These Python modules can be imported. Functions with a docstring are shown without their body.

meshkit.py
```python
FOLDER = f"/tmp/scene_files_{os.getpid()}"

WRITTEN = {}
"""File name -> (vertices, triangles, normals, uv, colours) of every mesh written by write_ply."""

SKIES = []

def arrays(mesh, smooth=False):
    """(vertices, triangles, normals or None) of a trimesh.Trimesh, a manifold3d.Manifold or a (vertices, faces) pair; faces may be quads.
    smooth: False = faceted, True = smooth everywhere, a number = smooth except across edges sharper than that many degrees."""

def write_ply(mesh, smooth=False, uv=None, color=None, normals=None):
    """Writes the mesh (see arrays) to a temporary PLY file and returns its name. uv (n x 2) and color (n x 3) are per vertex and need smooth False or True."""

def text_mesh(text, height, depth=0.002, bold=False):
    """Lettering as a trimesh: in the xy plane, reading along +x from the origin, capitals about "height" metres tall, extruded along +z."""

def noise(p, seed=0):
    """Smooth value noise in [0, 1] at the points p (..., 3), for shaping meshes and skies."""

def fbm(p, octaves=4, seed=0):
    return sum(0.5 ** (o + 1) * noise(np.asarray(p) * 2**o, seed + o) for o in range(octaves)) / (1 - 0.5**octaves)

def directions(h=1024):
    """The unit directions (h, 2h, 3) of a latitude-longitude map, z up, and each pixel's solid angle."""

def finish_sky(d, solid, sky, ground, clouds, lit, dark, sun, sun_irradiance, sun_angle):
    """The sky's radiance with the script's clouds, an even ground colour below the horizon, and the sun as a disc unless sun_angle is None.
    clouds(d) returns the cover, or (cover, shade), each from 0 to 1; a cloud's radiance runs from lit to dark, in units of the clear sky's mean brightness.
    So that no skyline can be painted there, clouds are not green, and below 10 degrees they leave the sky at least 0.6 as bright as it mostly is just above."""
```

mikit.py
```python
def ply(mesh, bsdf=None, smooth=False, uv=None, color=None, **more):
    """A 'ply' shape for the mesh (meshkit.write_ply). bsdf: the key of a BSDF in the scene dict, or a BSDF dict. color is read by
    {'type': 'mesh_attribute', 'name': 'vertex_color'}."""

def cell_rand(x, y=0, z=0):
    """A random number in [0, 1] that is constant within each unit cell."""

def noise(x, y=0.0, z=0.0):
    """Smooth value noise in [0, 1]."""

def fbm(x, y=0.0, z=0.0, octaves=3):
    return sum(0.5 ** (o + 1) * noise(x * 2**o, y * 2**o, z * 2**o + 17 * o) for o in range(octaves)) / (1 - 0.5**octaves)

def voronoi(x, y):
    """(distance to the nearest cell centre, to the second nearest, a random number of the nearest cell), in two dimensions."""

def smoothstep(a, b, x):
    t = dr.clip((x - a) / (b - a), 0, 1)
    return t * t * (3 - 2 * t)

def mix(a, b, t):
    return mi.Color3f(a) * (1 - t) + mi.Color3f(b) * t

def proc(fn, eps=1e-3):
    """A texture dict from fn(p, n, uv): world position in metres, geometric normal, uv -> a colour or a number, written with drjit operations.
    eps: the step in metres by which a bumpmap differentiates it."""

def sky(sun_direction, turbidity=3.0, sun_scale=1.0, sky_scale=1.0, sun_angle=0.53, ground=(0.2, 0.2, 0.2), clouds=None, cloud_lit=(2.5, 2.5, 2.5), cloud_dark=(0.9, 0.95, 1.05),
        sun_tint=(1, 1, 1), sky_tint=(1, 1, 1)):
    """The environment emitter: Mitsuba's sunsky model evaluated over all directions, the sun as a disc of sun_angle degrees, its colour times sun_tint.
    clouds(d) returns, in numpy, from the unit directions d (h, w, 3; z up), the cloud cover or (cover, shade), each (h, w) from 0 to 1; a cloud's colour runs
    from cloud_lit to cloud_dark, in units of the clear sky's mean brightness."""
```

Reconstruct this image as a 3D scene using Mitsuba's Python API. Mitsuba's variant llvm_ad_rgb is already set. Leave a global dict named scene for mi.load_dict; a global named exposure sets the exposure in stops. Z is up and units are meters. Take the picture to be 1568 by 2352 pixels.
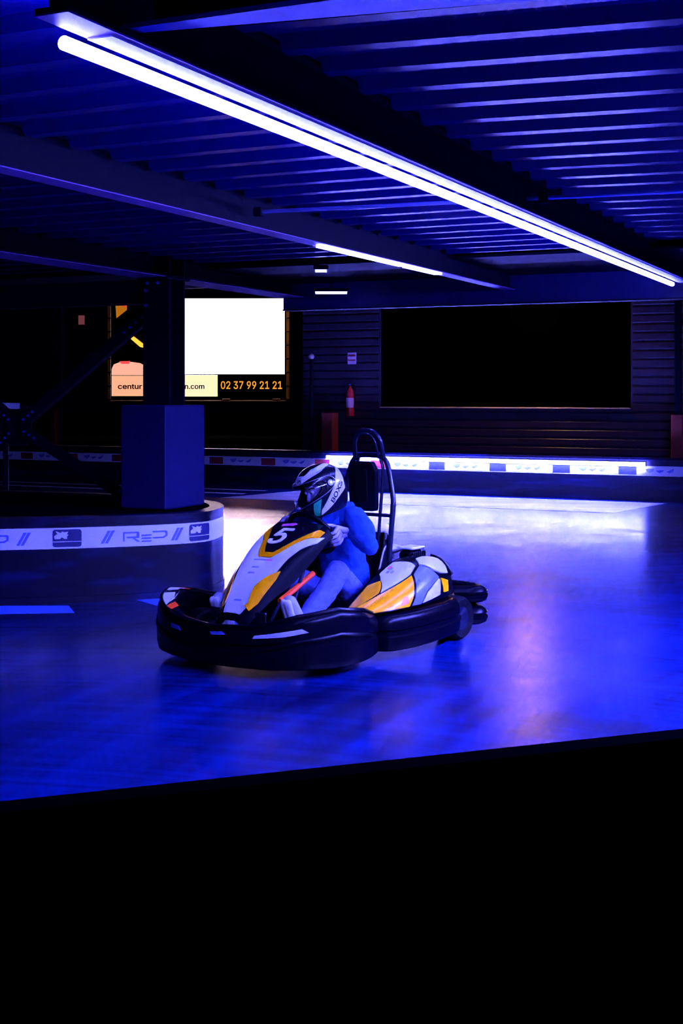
import math, random
import numpy as np, trimesh, mitsuba as mi, drjit as dr
import manifold3d as m3
from shapely.geometry import Polygon
import meshkit, mikit
from mikit import proc, noise, fbm, smoothstep, mix

random.seed(5)
T = mi.ScalarTransform4f
scene, labels = {}, {}

# ------------------------------------------------------------------ camera, sky, exposure
FOC, EYE, HORIZON = 3000.0, 1.55, 905.0      # focal length (pixels of the 1568 x 2352 frame), eye height, horizon row
exposure = 4.6
scene['camera'] = {
    'type': 'perspective', 'fov': 2 * math.degrees(math.atan(784 / FOC)), 'fov_axis': 'x',
    'principal_point_offset_x': 0.0, 'principal_point_offset_y': (1176 - HORIZON) / 2352.0,
    'to_world': T().look_at(origin=[0, 0, EYE], target=[0, 10, EYE], up=[0, 0, 1]), 'near_clip': 0.05, 'far_clip': 300.0}
scene['night_sky'] = {'type': 'constant', 'radiance': {'type': 'rgb', 'value': [0.000005, 0.000005, 0.00004]}}
LED_BLUE = np.array([0.105, 0.11, 1.0])
LED_POWER, LED_POWER_SIDE = 6.2, 24.0
BARRIER_LED_POWER = 16.0
BOARD = np.array([1.0, 0.70, 0.90]) * 0.75

# ------------------------------------------------------------------ materials
def principled(color, rough=0.5, metallic=0.0, spec=0.5, **k):
    c = color if isinstance(color, dict) else {'type': 'rgb', 'value': list(color)}
    return {'type': 'twosided', 'bsdf': {'type': 'principled', 'base_color': c, 'roughness': rough, 'metallic': metallic, 'specular': spec, **k}}

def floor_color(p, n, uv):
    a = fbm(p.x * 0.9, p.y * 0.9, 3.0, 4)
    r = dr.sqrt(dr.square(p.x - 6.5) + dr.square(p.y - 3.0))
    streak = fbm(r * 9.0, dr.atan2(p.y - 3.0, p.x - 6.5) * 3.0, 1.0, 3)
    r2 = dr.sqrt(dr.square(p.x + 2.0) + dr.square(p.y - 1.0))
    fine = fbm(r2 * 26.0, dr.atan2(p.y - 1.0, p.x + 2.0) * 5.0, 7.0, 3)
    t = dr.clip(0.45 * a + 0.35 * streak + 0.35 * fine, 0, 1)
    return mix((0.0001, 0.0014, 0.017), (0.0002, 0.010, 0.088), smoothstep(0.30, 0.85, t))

def floor_rough(p, n, uv):
    a = fbm(p.x * 1.7, p.y * 1.7, 9.0, 4)
    b = fbm(p.x * 2.0 + p.y * 9.0, p.y * 3.0 - p.x, 2.0, 3)
    return 0.15 + 0.12 * a + 0.08 * b

MATS = {
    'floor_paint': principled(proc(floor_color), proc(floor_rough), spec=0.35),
    'asphalt': principled((0.0008, 0.0008, 0.001), 1.0, spec=0.0),
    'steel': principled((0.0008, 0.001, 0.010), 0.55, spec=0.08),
    'flange_lit_tint': principled((0.25, 0.11, 0.35), 0.35, spec=0.4),  # purple light from billboard and floor put into the flange colour
    'girder_dark': principled((0.002, 0.003, 0.06), 0.5, spec=0.2),
    'girder_lit_blue': principled((0.10, 0.11, 0.60), 0.4),  # near girder underside coloured bright blue to read as lit
    'steel_dark': principled((0.001, 0.0015, 0.014), 0.5, spec=0.15),
    'deck': principled((0.0006, 0.0014, 0.085), 0.24, spec=0.4),
    'deck_plain': principled((0.0005, 0.001, 0.010), 0.6, spec=0.05),
    'concrete': principled((0.002, 0.003, 0.06), 0.65, spec=0.3),
    'bolt_zinc': principled((0.10, 0.14, 0.6), 0.3, metallic=0.6),
    'rod_zinc': principled((0.30, 0.34, 0.8), 0.28, metallic=0.7),
    'barrier_black': principled(proc(lambda p, n, uv: mix((0.001, 0.0015, 0.012), (0.003, 0.006, 0.05), smoothstep(0.45, 0.8, fbm(p.x * 2.5 + p.y * 2.5, p.z * 14.0, 2.0, 4)))), 0.42, spec=0.3),
    'matt_black': principled((0.0003, 0.0003, 0.0006), 1.0, spec=0.0),
    'cover_black': principled((0.0005, 0.0005, 0.002), 1.0, spec=0.0),
    'tape_white': principled((0.72, 0.74, 0.80), 0.35),
    'tape_ink': principled((0.02, 0.025, 0.10), 0.5),
    'tape_grey': principled((0.12, 0.16, 0.55), 0.5),
    'tape_red': principled((0.25, 0.02, 0.03), 0.5),
    'cladding': principled((0.030, 0.024, 0.045), 0.4, spec=0.4),
    'window_black': principled((0.0001, 0.0001, 0.0001), 1.0, spec=0.0),
    'pad_red': principled((0.22, 0.035, 0.02), 0.7, spec=0.2),
    'ext_red': principled((0.55, 0.02, 0.03), 0.35),
    'paper': principled((0.75, 0.6, 0.8), 0.6),
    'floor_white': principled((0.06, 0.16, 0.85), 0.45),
    'wash_white': principled(proc(lambda p, n, uv: mix((0.25, 0.28, 0.34), (0.55, 0.58, 0.66), fbm(p.x * 1.5, p.y * 6.0, 1.0, 4))), 0.35),  # pale coat standing for light on the floor, streaked at random
    'galv': principled((0.55, 0.50, 0.55), 0.5),
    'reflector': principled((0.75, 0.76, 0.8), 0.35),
    'white_gloss': principled((0.90, 0.90, 0.90), 0.25, clearcoat=0.6, clearcoat_gloss=0.9),
    'orange_gloss': principled((1.0, 0.36, 0.0), 0.22, spec=0.35),
    'red_gloss': principled((1.0, 0.08, 0.01), 0.28, spec=0.3),
    'grey_gloss': principled((0.10, 0.13, 0.42), 0.3, clearcoat=0.4),
    'black_gloss': principled((0.002, 0.002, 0.006), 0.2, spec=0.4),
    'black_plastic': principled((0.0004, 0.0005, 0.003), 0.27, spec=0.10),
    'black_tube': principled((0.004, 0.005, 0.018), 0.22, spec=0.5, clearcoat=0.25),
    'rubber': principled((0.001, 0.001, 0.003), 0.6, spec=0.15),
    'chrome': principled((0.6, 0.6, 0.65), 0.18, metallic=1.0),
    'pink_ink': principled((0.9, 0.15, 0.45), 0.4),
    'grey_ink': principled((0.25, 0.27, 0.45), 0.4),
    'green_gloss': principled((0.01, 0.30, 0.10), 0.25, clearcoat=0.5),
    'hoodie': principled(proc(lambda p, n, uv: mix((0.008, 0.045, 0.24), (0.016, 0.07, 0.33), fbm(p.x * 60, p.y * 60, p.z * 60, 2))), 0.9, spec=0.1, sheen=0.6),
    'jeans': principled(proc(lambda p, n, uv: mix((0.05, 0.08, 0.30), (0.09, 0.12, 0.42), fbm(p.x * 45, p.y * 45, p.z * 45, 3))), 0.85, spec=0.15),
    'skin': principled((0.36, 0.34, 0.46), 0.5),
    'hair_dark': principled((0.03, 0.02, 0.02), 0.6),
    'eye_white': principled((0.7, 0.7, 0.7), 0.2),
    'shoe_grey': principled((0.26, 0.27, 0.34), 0.6),
    'visor': {'type': 'thindielectric', 'int_ior': 1.45},
    'led_body': principled((0.5, 0.55, 0.7), 0.4),
}
for k, v in MATS.items():
    scene[k] = v

# ------------------------------------------------------------------ helpers
def man_to_mesh(m):
    q = m.to_mesh()
    return trimesh.Trimesh(np.array(q.vert_properties[:, :3]), np.array(q.tri_verts), process=False)

def numbered(key):
    if key not in scene and key not in labels and not any(k.startswith(key + '__') for k in scene):
        return key
    i = 1
    while f'{key}_{i:03d}' in scene or f'{key}_{i:03d}' in labels:
        i += 1
    return f'{key}_{i:03d}'

COUNT = {}
def part_key(base):
    n = COUNT.get(base, 0)
    COUNT[base] = n + 1
    return base if n == 0 else f'{base}_{n:03d}'

def thing(name, label, cat, group=None):
    key = part_key(name)
    labels[key] = {'label': label, 'category': cat}
    if group: labels[key]['group'] = group
    return key

def put(name, mesh, mat, parent=None, smooth=False, label=None, cat=None, group=None, kind=None, emit=None, **more):
    key = part_key(parent + '__' + name if parent else name)
    d = mikit.ply(mesh, mat, smooth=smooth, **more)
    if emit is not None:
        d['emitter'] = {'type': 'area', 'radiance': emit if isinstance(emit, dict) else {'type': 'rgb', 'value': [float(x) for x in emit]}}
    scene[key] = d
    e = {}
    if label: e['label'] = label
    if cat: e['category'] = cat
    if group: e['group'] = group
    if kind: e['kind'] = kind
    if e: labels[key] = {**labels.get(key, {}), **e}
    return key

def struct(name, mesh, mat, smooth=False, label=None):
    return put(name, mesh, mat, smooth=smooth, kind='structure', label=label)

def frame_mesh(mesh, origin, ex, ey, ez):
    m = mesh.copy()
    A = np.array([ex, ey, ez], float)
    m.vertices = np.asarray(origin) + m.vertices @ A
    if np.linalg.det(A) < 0: m.faces = m.faces[:, ::-1]
    return m

def prism(poly, h):
    """extrude a shapely polygon (or a point list) along +z"""
    cs = m3.CrossSection([np.asarray(poly, float)], m3.FillRule.NonZero) if not hasattr(poly, 'exterior') else \
        m3.CrossSection([np.asarray(poly.exterior.coords)[:-1]] + [np.asarray(i.coords)[:-1] for i in poly.interiors], m3.FillRule.EvenOdd)
    return man_to_mesh(m3.Manifold.extrude(cs, h))

def extrude_along(profile, p0, p1, up=(0, 0, 1)):
    """profile (side, up) swept straight from p0 to p1; side = dir x up"""
    p0, p1 = np.asarray(p0, float), np.asarray(p1, float)
    d = p1 - p0; n = np.linalg.norm(d); d /= n
    s = np.cross(d, up); s /= np.linalg.norm(s); u = np.cross(s, d)
    return frame_mesh(prism(profile, n), p0, s, u, d)

def rbox(size, r=0.004):
    """box with chamfered edges, centred"""
    x, y, z = np.asarray(size, float) / 2
    r = min(r, 0.45 * min(x, y, z) * 2)
    pts = []
    for sx in (-1, 1):
        for sy in (-1, 1):
            for sz in (-1, 1):
                pts += [(sx * (x - r), sy * (y - r), sz * z), (sx * (x - r), sy * y, sz * (z - r)), (sx * x, sy * (y - r), sz * (z - r))]
    return trimesh.convex.convex_hull(np.array(pts))

def box_at(center, size, ax=(1, 0, 0), ay=(0, 1, 0), az=(0, 0, 1), r=0.004):
    return frame_mesh(rbox(size, r), center, ax, ay, az)

def tube(points, r, sides=12, cap=True, closed=False):
    p = np.asarray(points, float)
    n = len(p)
    rr = np.broadcast_to(r, (n,))
    t = np.gradient(p, axis=0) if not closed else np.roll(p, -1, 0) - np.roll(p, 1, 0)
    t /= np.linalg.norm(t, axis=1, keepdims=True)
    a = np.cross(t[0], [0, 0, 1.0] if abs(t[0][2]) < 0.9 else [1.0, 0, 0]); a /= np.linalg.norm(a)
    rings = []
    ang = np.arange(sides) * 2 * np.pi / sides
    for i in range(n):
        a = a - t[i] * (a @ t[i]); a /= np.linalg.norm(a)
        b = np.cross(t[i], a)
        rings.append(p[i] + rr[i] * (np.cos(ang)[:, None] * a + np.sin(ang)[:, None] * b))
    v = np.vstack(rings); f = []
    for i in range(n if closed else n - 1):
        for j in range(sides):
            q = [i * sides + j, i * sides + (j + 1) % sides, ((i + 1) % n) * sides + (j + 1) % sides, ((i + 1) % n) * sides + j]
            f += [[q[0], q[1], q[2]], [q[0], q[2], q[3]]]
    if cap and not closed:
        v = np.vstack([v, p[0], p[-1]])
        for j in range(sides):
            f.append([len(v) - 2, (j + 1) % sides, j])
            f.append([len(v) - 1, (n - 1) * sides + j, (n - 1) * sides + (j + 1) % sides])
    m = trimesh.Trimesh(v, np.array(f), process=False)
    return m

def curve(points, n=40, closed=False):
    """Catmull-Rom through the points"""
    p = np.asarray(points, float)
    if closed:
        q = np.vstack([p[-1], p, p[0], p[1]])
    else:
        q = np.vstack([2 * p[0] - p[1], p, 2 * p[-1] - p[-2]])
    segs = len(q) - 3
    out = []
    per = max(2, n // segs)
    for i in range(segs):
        a, b, c, d = q[i:i + 4]
        for t in np.arange(per) / per:
            out.append(0.5 * ((2 * b) + (c - a) * t + (2 * a - 5 * b + 4 * c - d) * t * t + (3 * b - a - 3 * c + d) * t ** 3))
    if not closed: out.append(p[-1])
    return np.array(out)

def lathe(profile, seg=32):
    """profile (r, z) closed loop turned about z"""
    return man_to_mesh(m3.CrossSection([np.asarray(profile, float)], m3.FillRule.NonZero).revolve(seg))

def at(px, py, Y):
    return np.array([(px - 784) / FOC * Y, Y, EYE - (py - HORIZON) / FOC * Y])

def panel(poly, S, t0, t1, edge, holes=()):
    """a solid plate: the (u, v) polygon lifted onto the surface S(u, v) -> (points, normals), from offset t0 to offset t1"""
    cs = m3.CrossSection([np.asarray(poly, float)] + [np.asarray(h, float) for h in holes], m3.FillRule.EvenOdd)
    m = m3.Manifold.extrude(cs, edge * 0.5).refine_to_length(edge)
    def warp(v):
        P, N = S(v[:, 0], v[:, 1])
        return P + N * (t0 + (t1 - t0) * v[:, 2:3] / (edge * 0.5))
    q = man_to_mesh(m.warp_batch(warp))
    if q.volume < 0: q.faces = q.faces[:, ::-1]
    return q

def on_surface(mesh, S, t0, t1, depth, edge=None):
    """text or any flat solid in (u, v, 0..depth) lifted onto S"""
    m = mesh.copy()
    if edge: 
        v, f = trimesh.remesh.subdivide_to_size(m.vertices, m.faces, edge, max_iter=12)
        m = trimesh.Trimesh(v, f, process=False)
    P, N = S(m.vertices[:, 0], m.vertices[:, 1])
    m.vertices = P + N * (t0 + (t1 - t0) * (m.vertices[:, 2:3] / depth))
    return m

# ------------------------------------------------------------------ building grid: beams run along U, ribs and girders along V
K = 0.4653                                   # plan slope of the beams (x per y)
U = np.array([K, 1.0]) / math.hypot(K, 1)
V = np.array([U[1], -U[0]])
U3, V3, Z3 = np.array([*U, 0]), np.array([*V, 0]), np.array([0, 0, 1.0])
FLANGE, DECK = EYE + 0.95, EYE + 1.15
def on_beam(x0, y, z): return np.array([x0 + K * y, y, z])

# floor
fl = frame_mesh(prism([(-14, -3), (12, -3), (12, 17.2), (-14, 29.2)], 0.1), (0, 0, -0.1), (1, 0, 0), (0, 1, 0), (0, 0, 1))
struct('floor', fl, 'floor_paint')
gr = trimesh.creation.box((160, 90, 0.1)); gr.apply_translation((0, 70, -0.07))
struct('ground', gr, 'asphalt')

# painted track marks (thin coat of paint)
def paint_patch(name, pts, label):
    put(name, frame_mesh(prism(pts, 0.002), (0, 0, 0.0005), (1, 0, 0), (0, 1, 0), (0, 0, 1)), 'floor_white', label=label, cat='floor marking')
def ground(px, py):
    Y = EYE * FOC / (py - HORIZON); return ((px - 784) / FOC * Y, Y)
paint_patch('track_mark_or_wash', [(-3.4, 9.10), (-1.889, 9.245), (-1.997, 9.555), (-3.4, 9.52)], 'pale blue painted block on the floor at the foot of the island barrier')
paint_patch('track_mark_or_wash', [(-1.36, 9.56), (-1.555, 9.84), (-1.25, 10.15), (-0.98, 10.1), (-1.05, 9.55)], 'pale blue painted wedge on the floor just ahead of the kart')

g_line = lambda x: 11.38 + K * (2.9 - x)
# ceiling: slab, trapezoid ribs of the steel deck
cl = frame_mesh(prism([(-14, 0.6), (9, 0.6), (9, 9.35), (-14, 20.0)], 0.15), (0, 0, DECK), (1, 0, 0), (0, 1, 0), (0, 0, 1))
struct('ceiling', cl, 'deck')
RIB = [(-0.075, 0.002), (-0.035, -0.045), (0.035, -0.045), (0.075, 0.002)]
def ribs(x0a, x0b, ang, y0, y1, pitch=0.265, reach=None):
    d = np.array([math.cos(ang), -math.sin(ang)])
    y = y0
    while y < y1:
        a = np.array([x0a + K * y, y])
        # meet the next beam, or go on to reach
        if reach is None:
            t = (x0b + K * a[1] - a[0]) / (d[0] - K * d[1])
        else:
            t = reach
        b = a + d * t
        if max(a[1] - g_line(a[0]), b[1] - g_line(b[0])) < -1.95 and a[1] > 3.3 - K * (a[0] + 0.5):
            put('rib', extrude_along(RIB, (*a, DECK), (*b, DECK)), 'deck', parent='ceiling')
        y += pitch / (math.cos(ang) * 1.0 - 0) * 1.0
A0 = math.atan(K)
B1, B2, B3, B4 = -2.235, -4.0, -6.46, -9.0
ribs(B1 + 0.08, -0.16, math.radians(17), 2.3, 13.0)
ribs(B2 + 0.05, B1 - 0.05, A0, 2.4, 13.0)
ribs(B3 + 0.1, B2 - 0.05, A0, 4.0, 13.4)
ribs(B4, B3 - 0.1, A0, 6.0, 14.5)
# rows of pressed dimples in the deck between the nearest ribs
dm = []
for i in range(9):
    a = np.array([B1 + 0.08 + K * (2.3 + (i + 0.5) * 0.277), 2.3 + (i + 0.5) * 0.277])
    d = np.array([math.cos(math.radians(17)), -math.sin(math.radians(17))])
    for j in range(34):
        c = a + d * (0.6 + j * 0.085)
        dm.append(box_at((*c, DECK), (0.028, 0.10, 0.022), (*d, 0), (-d[1], d[0], 0), Z3, r=0.008))
put('dimple', trimesh.util.concatenate(dm), 'deck', parent='ceiling', kind='stuff')
# plain soffit strip in front of the far girder
put('soffit_panel', frame_mesh(prism([(-5.5, g_line(-5.5) - 1.9), (-5.5, g_line(-5.5) - 0.11), (7, g_line(7) - 0.11), (7, g_line(7) - 1.9)], 0.02), (0, 0, DECK - 0.07), (1, 0, 0), (0, 1, 0), (0, 0, 1)), 'deck_plain', parent='ceiling')

def ibeam(w, h, tf=0.014, tw=0.012):
    """I profile, underside at 0"""
    return [(-w/2, 0), (w/2, 0), (w/2, tf), (tw/2, tf), (tw/2, h - tf), (w/2, h - tf), (w/2, h), (-w/2, h), (-w/2, h - tf), (-tw/2, h - tf), (-tw/2, tf), (-w/2, tf)]

def beam_thing(label, p0, p1, w, h):
    b = thing('steel_beam', label, 'beam')
    put('steel_section', extrude_along(ibeam(w, h), p0, p1), 'steel', b)
    dn = np.array([0, 0, 0.005])
    put('lit_skin', extrude_along([(-w / 2 - 0.002, 0), (w / 2 + 0.002, 0), (w / 2 + 0.002, 0.005), (-w / 2 - 0.002, 0.005)], np.asarray(p0) - dn, np.asarray(p1) - dn), 'flange_lit_tint', b)  # thin added skin, tinted as if lit from below
    return b
def beam_end(x0, off=0.12):                    # where a beam meets the far girder
    y = (11.38 + K * (2.9 - x0)) / (1 + K * K) - off
    return y
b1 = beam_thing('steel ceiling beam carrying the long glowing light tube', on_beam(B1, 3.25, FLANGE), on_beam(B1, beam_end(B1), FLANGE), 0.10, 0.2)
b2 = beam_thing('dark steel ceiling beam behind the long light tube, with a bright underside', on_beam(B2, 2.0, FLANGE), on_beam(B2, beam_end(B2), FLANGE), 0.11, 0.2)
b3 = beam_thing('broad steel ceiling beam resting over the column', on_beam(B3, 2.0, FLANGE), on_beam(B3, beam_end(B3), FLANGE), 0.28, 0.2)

# girders across
gx0, gx1 = -0.55, 6.5
gird = thing('cross_girder', 'dark steel girder across the far end of the ceiling, lit where the light tube ends', 'girder')
gp = [(-0.06, 0), (0.06, 0), (0.06, 0.315), (-0.06, 0.315)]
put('web_plate', extrude_along(gp, (gx0, g_line(gx0), FLANGE - 0.115), (gx1, g_line(gx1), FLANGE - 0.115)), 'girder_dark', gird)
put('flange', extrude_along([(-0.08, -0.012), (0.08, -0.012), (0.08, 0.0), (-0.08, 0.0)], (gx0, g_line(gx0), FLANGE - 0.115), (gx1, g_line(gx1), FLANGE - 0.115)), 'steel', gird)
ng = thing('cross_girder', 'steel girder along the top of the photo, brightly lit at its left end', 'girder')
put('flange', frame_mesh(prism(np.array([(-0.52, 3.08), (1.6, 2.10), (1.6, 2.55), (0.29, 2.889), (-0.503, 3.116)]) * 1.14, 0.014), (0, 0, FLANGE + 0.03), (1, 0, 0), (0, 1, 0), (0, 0, 1)), 'girder_lit_blue', ng)
put('web_plate', extrude_along([(-0.006, 0), (0.006, 0), (0.006, 0.10), (-0.006, 0.10)], (-0.50, 3.50, FLANGE + 0.044), (1.7, 2.66, FLANGE + 0.044)), 'steel', ng)

# long light tube under beam 1
def led_tube(name, p0, p1, r, power, label, cat='light tube', hood=True, clip_n=8):
    t = thing(name, label, cat)
    p0, p1 = np.asarray(p0, float), np.asarray(p1, float)
    d = (p1 - p0) / np.linalg.norm(p1 - p0)
    put('diffuser', tube([p0, p0 + (p1 - p0) * 0.5, p1], r, 14), 'led_body', t, smooth=40, emit=LED_BLUE * power)
    for q, s in ():
        put('end_cap', tube([q, q + d * 0.02 * s], r * 1.08, 14), 'led_body', t)
    return t
LEDZ = EYE + 0.93
lt = led_tube('light_tube', on_beam(-2.345, 3.46, LEDZ), on_beam(-2.345, 11.05, LEDZ), 0.020, LED_POWER, 'long glowing white blue light tube running under the ceiling beam')

put('added_reflector', extrude_along([(-0.050, -0.004), (0.030, -0.004), (0.030, 0), (-0.050, 0)], on_beam(B1, 3.45, FLANGE - 0.005), on_beam(B1, 11.0, FLANGE - 0.005)), 'reflector', lt)  # white reflector added so the flange beside the tube reads bright

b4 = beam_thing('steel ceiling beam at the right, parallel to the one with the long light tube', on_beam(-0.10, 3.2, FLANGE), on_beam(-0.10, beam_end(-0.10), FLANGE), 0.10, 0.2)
lt2 = thing('light_trough', 'wide downward light trough along the right ceiling beam, lighting the floor at the right', 'light trough')
t0_, t1_ = on_beam(0.17, 3.2, FLANGE - 0.066), on_beam(0.17, 9.2, FLANGE - 0.066)
put('housing', extrude_along([(-0.21, 0), (0.21, 0), (0.21, 0.06), (-0.21, 0.06)], t0_, t1_), 'steel', lt2)
put('diffuser', extrude_along([(-0.19, -0.004), (0.19, -0.004), (0.19, 0.0), (-0.19, 0.0)], t0_ - Z3 * 0.001, t1_ - Z3 * 0.001), 'led_body', lt2, emit=LED_BLUE * LED_POWER_SIDE)
put('side_lip', extrude_along([(-0.21, -0.03), (-0.195, -0.03), (-0.195, 0.0), (-0.21, 0.0)], t0_, t1_), 'steel', lt2)
put('side_lip', extrude_along([(0.195, -0.03), (0.21, -0.03), (0.21, 0.0), (0.195, 0.0)], t0_, t1_), 'steel', lt2)

# added glowing strips for the lit flange under beam 2
def flange_glow_strip(px0, px1, x0, z, label, power):
    t = thing('flange_glow', label, 'light strip')
    def y_of(px): 
        r = (px - 784) / FOC
        return x0 / (r - K)
    a, b = on_beam(x0, y_of(px0), z), on_beam(x0, y_of(px1), z)
    put('diffuser', extrude_along([(-0.03, -0.012), (0.03, -0.012), (0.03, 0), (-0.03, 0)], a, b), 'led_body', t, emit=LED_BLUE * power)
    return t

# tie rods between the beams
rod_d = np.array([math.cos(math.radians(19)), -math.sin(math.radians(19)), 0])
rc = np.array([-0.47, 7.39, EYE + 1.03])
flange_glow_strip(735, 925, B2, FLANGE - 0.006, 'glowing strip added for the lit underside of the second ceiling beam, longer of two', 4.0)
flange_glow_strip(932, 1006, B2, FLANGE - 0.006, 'short glowing strip added for the lit far underside of the second ceiling beam', 4.0)
rod = thing('tie_rod', 'thin bright steel rod running between the ceiling beams', 'rod')
put('rod', tube([rc, rc + rod_d * 2.0, rc + rod_d * 5.0], 0.011, 10), 'rod_zinc', rod, smooth=40)
put('clamp', box_at(rc, (0.05, 0.04, 0.05), rod_d, np.cross(Z3, rod_d), Z3), 'steel', rod)
put('clamp', box_at(rc + rod_d * 1.62, (0.05, 0.04, 0.06), rod_d, np.cross(Z3, rod_d), Z3), 'steel', rod)

# ------------------------------------------------------------------ column, strut and cross brace on the island
ISL = 0.63
base = np.array([-1.39, 10.34])
def plan(a, b): return base + V * a + U * b                        # a along V (negative = left), b away along U
pl = thing('column_plinth', 'tall concrete plinth around the steel column on the island', 'plinth')
c2 = plan(-0.215, 0.30)
put('block', box_at((*c2, ISL + 0.415), (0.43, 0.60, 0.83), V3, U3, Z3, r=0.012), 'concrete', pl)
col = thing('steel_column', 'dark steel column standing on the concrete plinth', 'column')
hp = ibeam(0.25, 0.24, 0.018, 0.014)
cc = c2 + V * 0.0
put('shaft', frame_mesh(prism(hp, DECK - (ISL + 0.83) - 0.02), (*(cc - U * 0.11), ISL + 0.83), V3, U3, Z3), 'steel', col)
put('head_plate', box_at((*cc, FLANGE - 0.012), (0.30, 0.34, 0.02), V3, U3, Z3), 'steel', col)
def bolt(c, n, parent, r=0.014):
    n = np.asarray(n, float) / np.linalg.norm(n)
    a = np.cross(n, [0.3, 0.2, 0.9]); a /= np.linalg.norm(a)
    hexa = [(r * math.cos(k * math.pi / 3), r * math.sin(k * math.pi / 3)) for k in range(6)]
    put('bolt', frame_mesh(prism(hexa, 0.014), c, a, np.cross(n, a), n), 'bolt_zinc', parent)
front = -U3
for (a, z) in ((-0.07, 2.45), (0.03, 2.45), (-0.085, 2.39), (-0.085, 2.27)):
    bolt((*(cc - U * 0.125 + V * a), z), front, col)
st = thing('strut_beam', 'horizontal steel strut running left from the column', 'beam')
s0 = np.array([*(cc - V * 0.115), 2.29]); s1 = s0 - V3 * 4.5
put('steel_section', extrude_along(ibeam(0.10, 0.20), s0, s1), 'steel_dark', st)
br = thing('cross_brace', 'diagonal bolted steel cross brace left of the column', 'brace')
def bp(t, z, off=0.0): return np.array([*(cc - V * t - U * off), z])
gus = bp(1.50, 1.27)
arm = [(-0.055, -0.008), (0.055, -0.008), (0.055, 0.0), (0.010, 0.0), (0.010, 0.05), (-0.0, 0.05), (0, 0), (-0.055, 0)]
def arm_bar(p, q):
    d = (q - p) / np.linalg.norm(q - p)
    w = np.cross(U3, d)
    m = rbox((np.linalg.norm(q - p), 0.10, 0.012), 0.002)
    put('arm', frame_mesh(m, (p + q) / 2, d, w, U3), 'steel_dark', br)
    rib = rbox((np.linalg.norm(q - p), 0.012, 0.06), 0.002)
    put('arm_rib', frame_mesh(rib, (p + q) / 2 + U3 * 0.03 + w * 0.044, d, w, U3), 'steel_dark', br)
    return d
ends = [(bp(0.12, 2.24), 0), (bp(0.30, 0.66), 1), (bp(2.9, 2.26), 2), (bp(2.21, 0.66), 3)]
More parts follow.
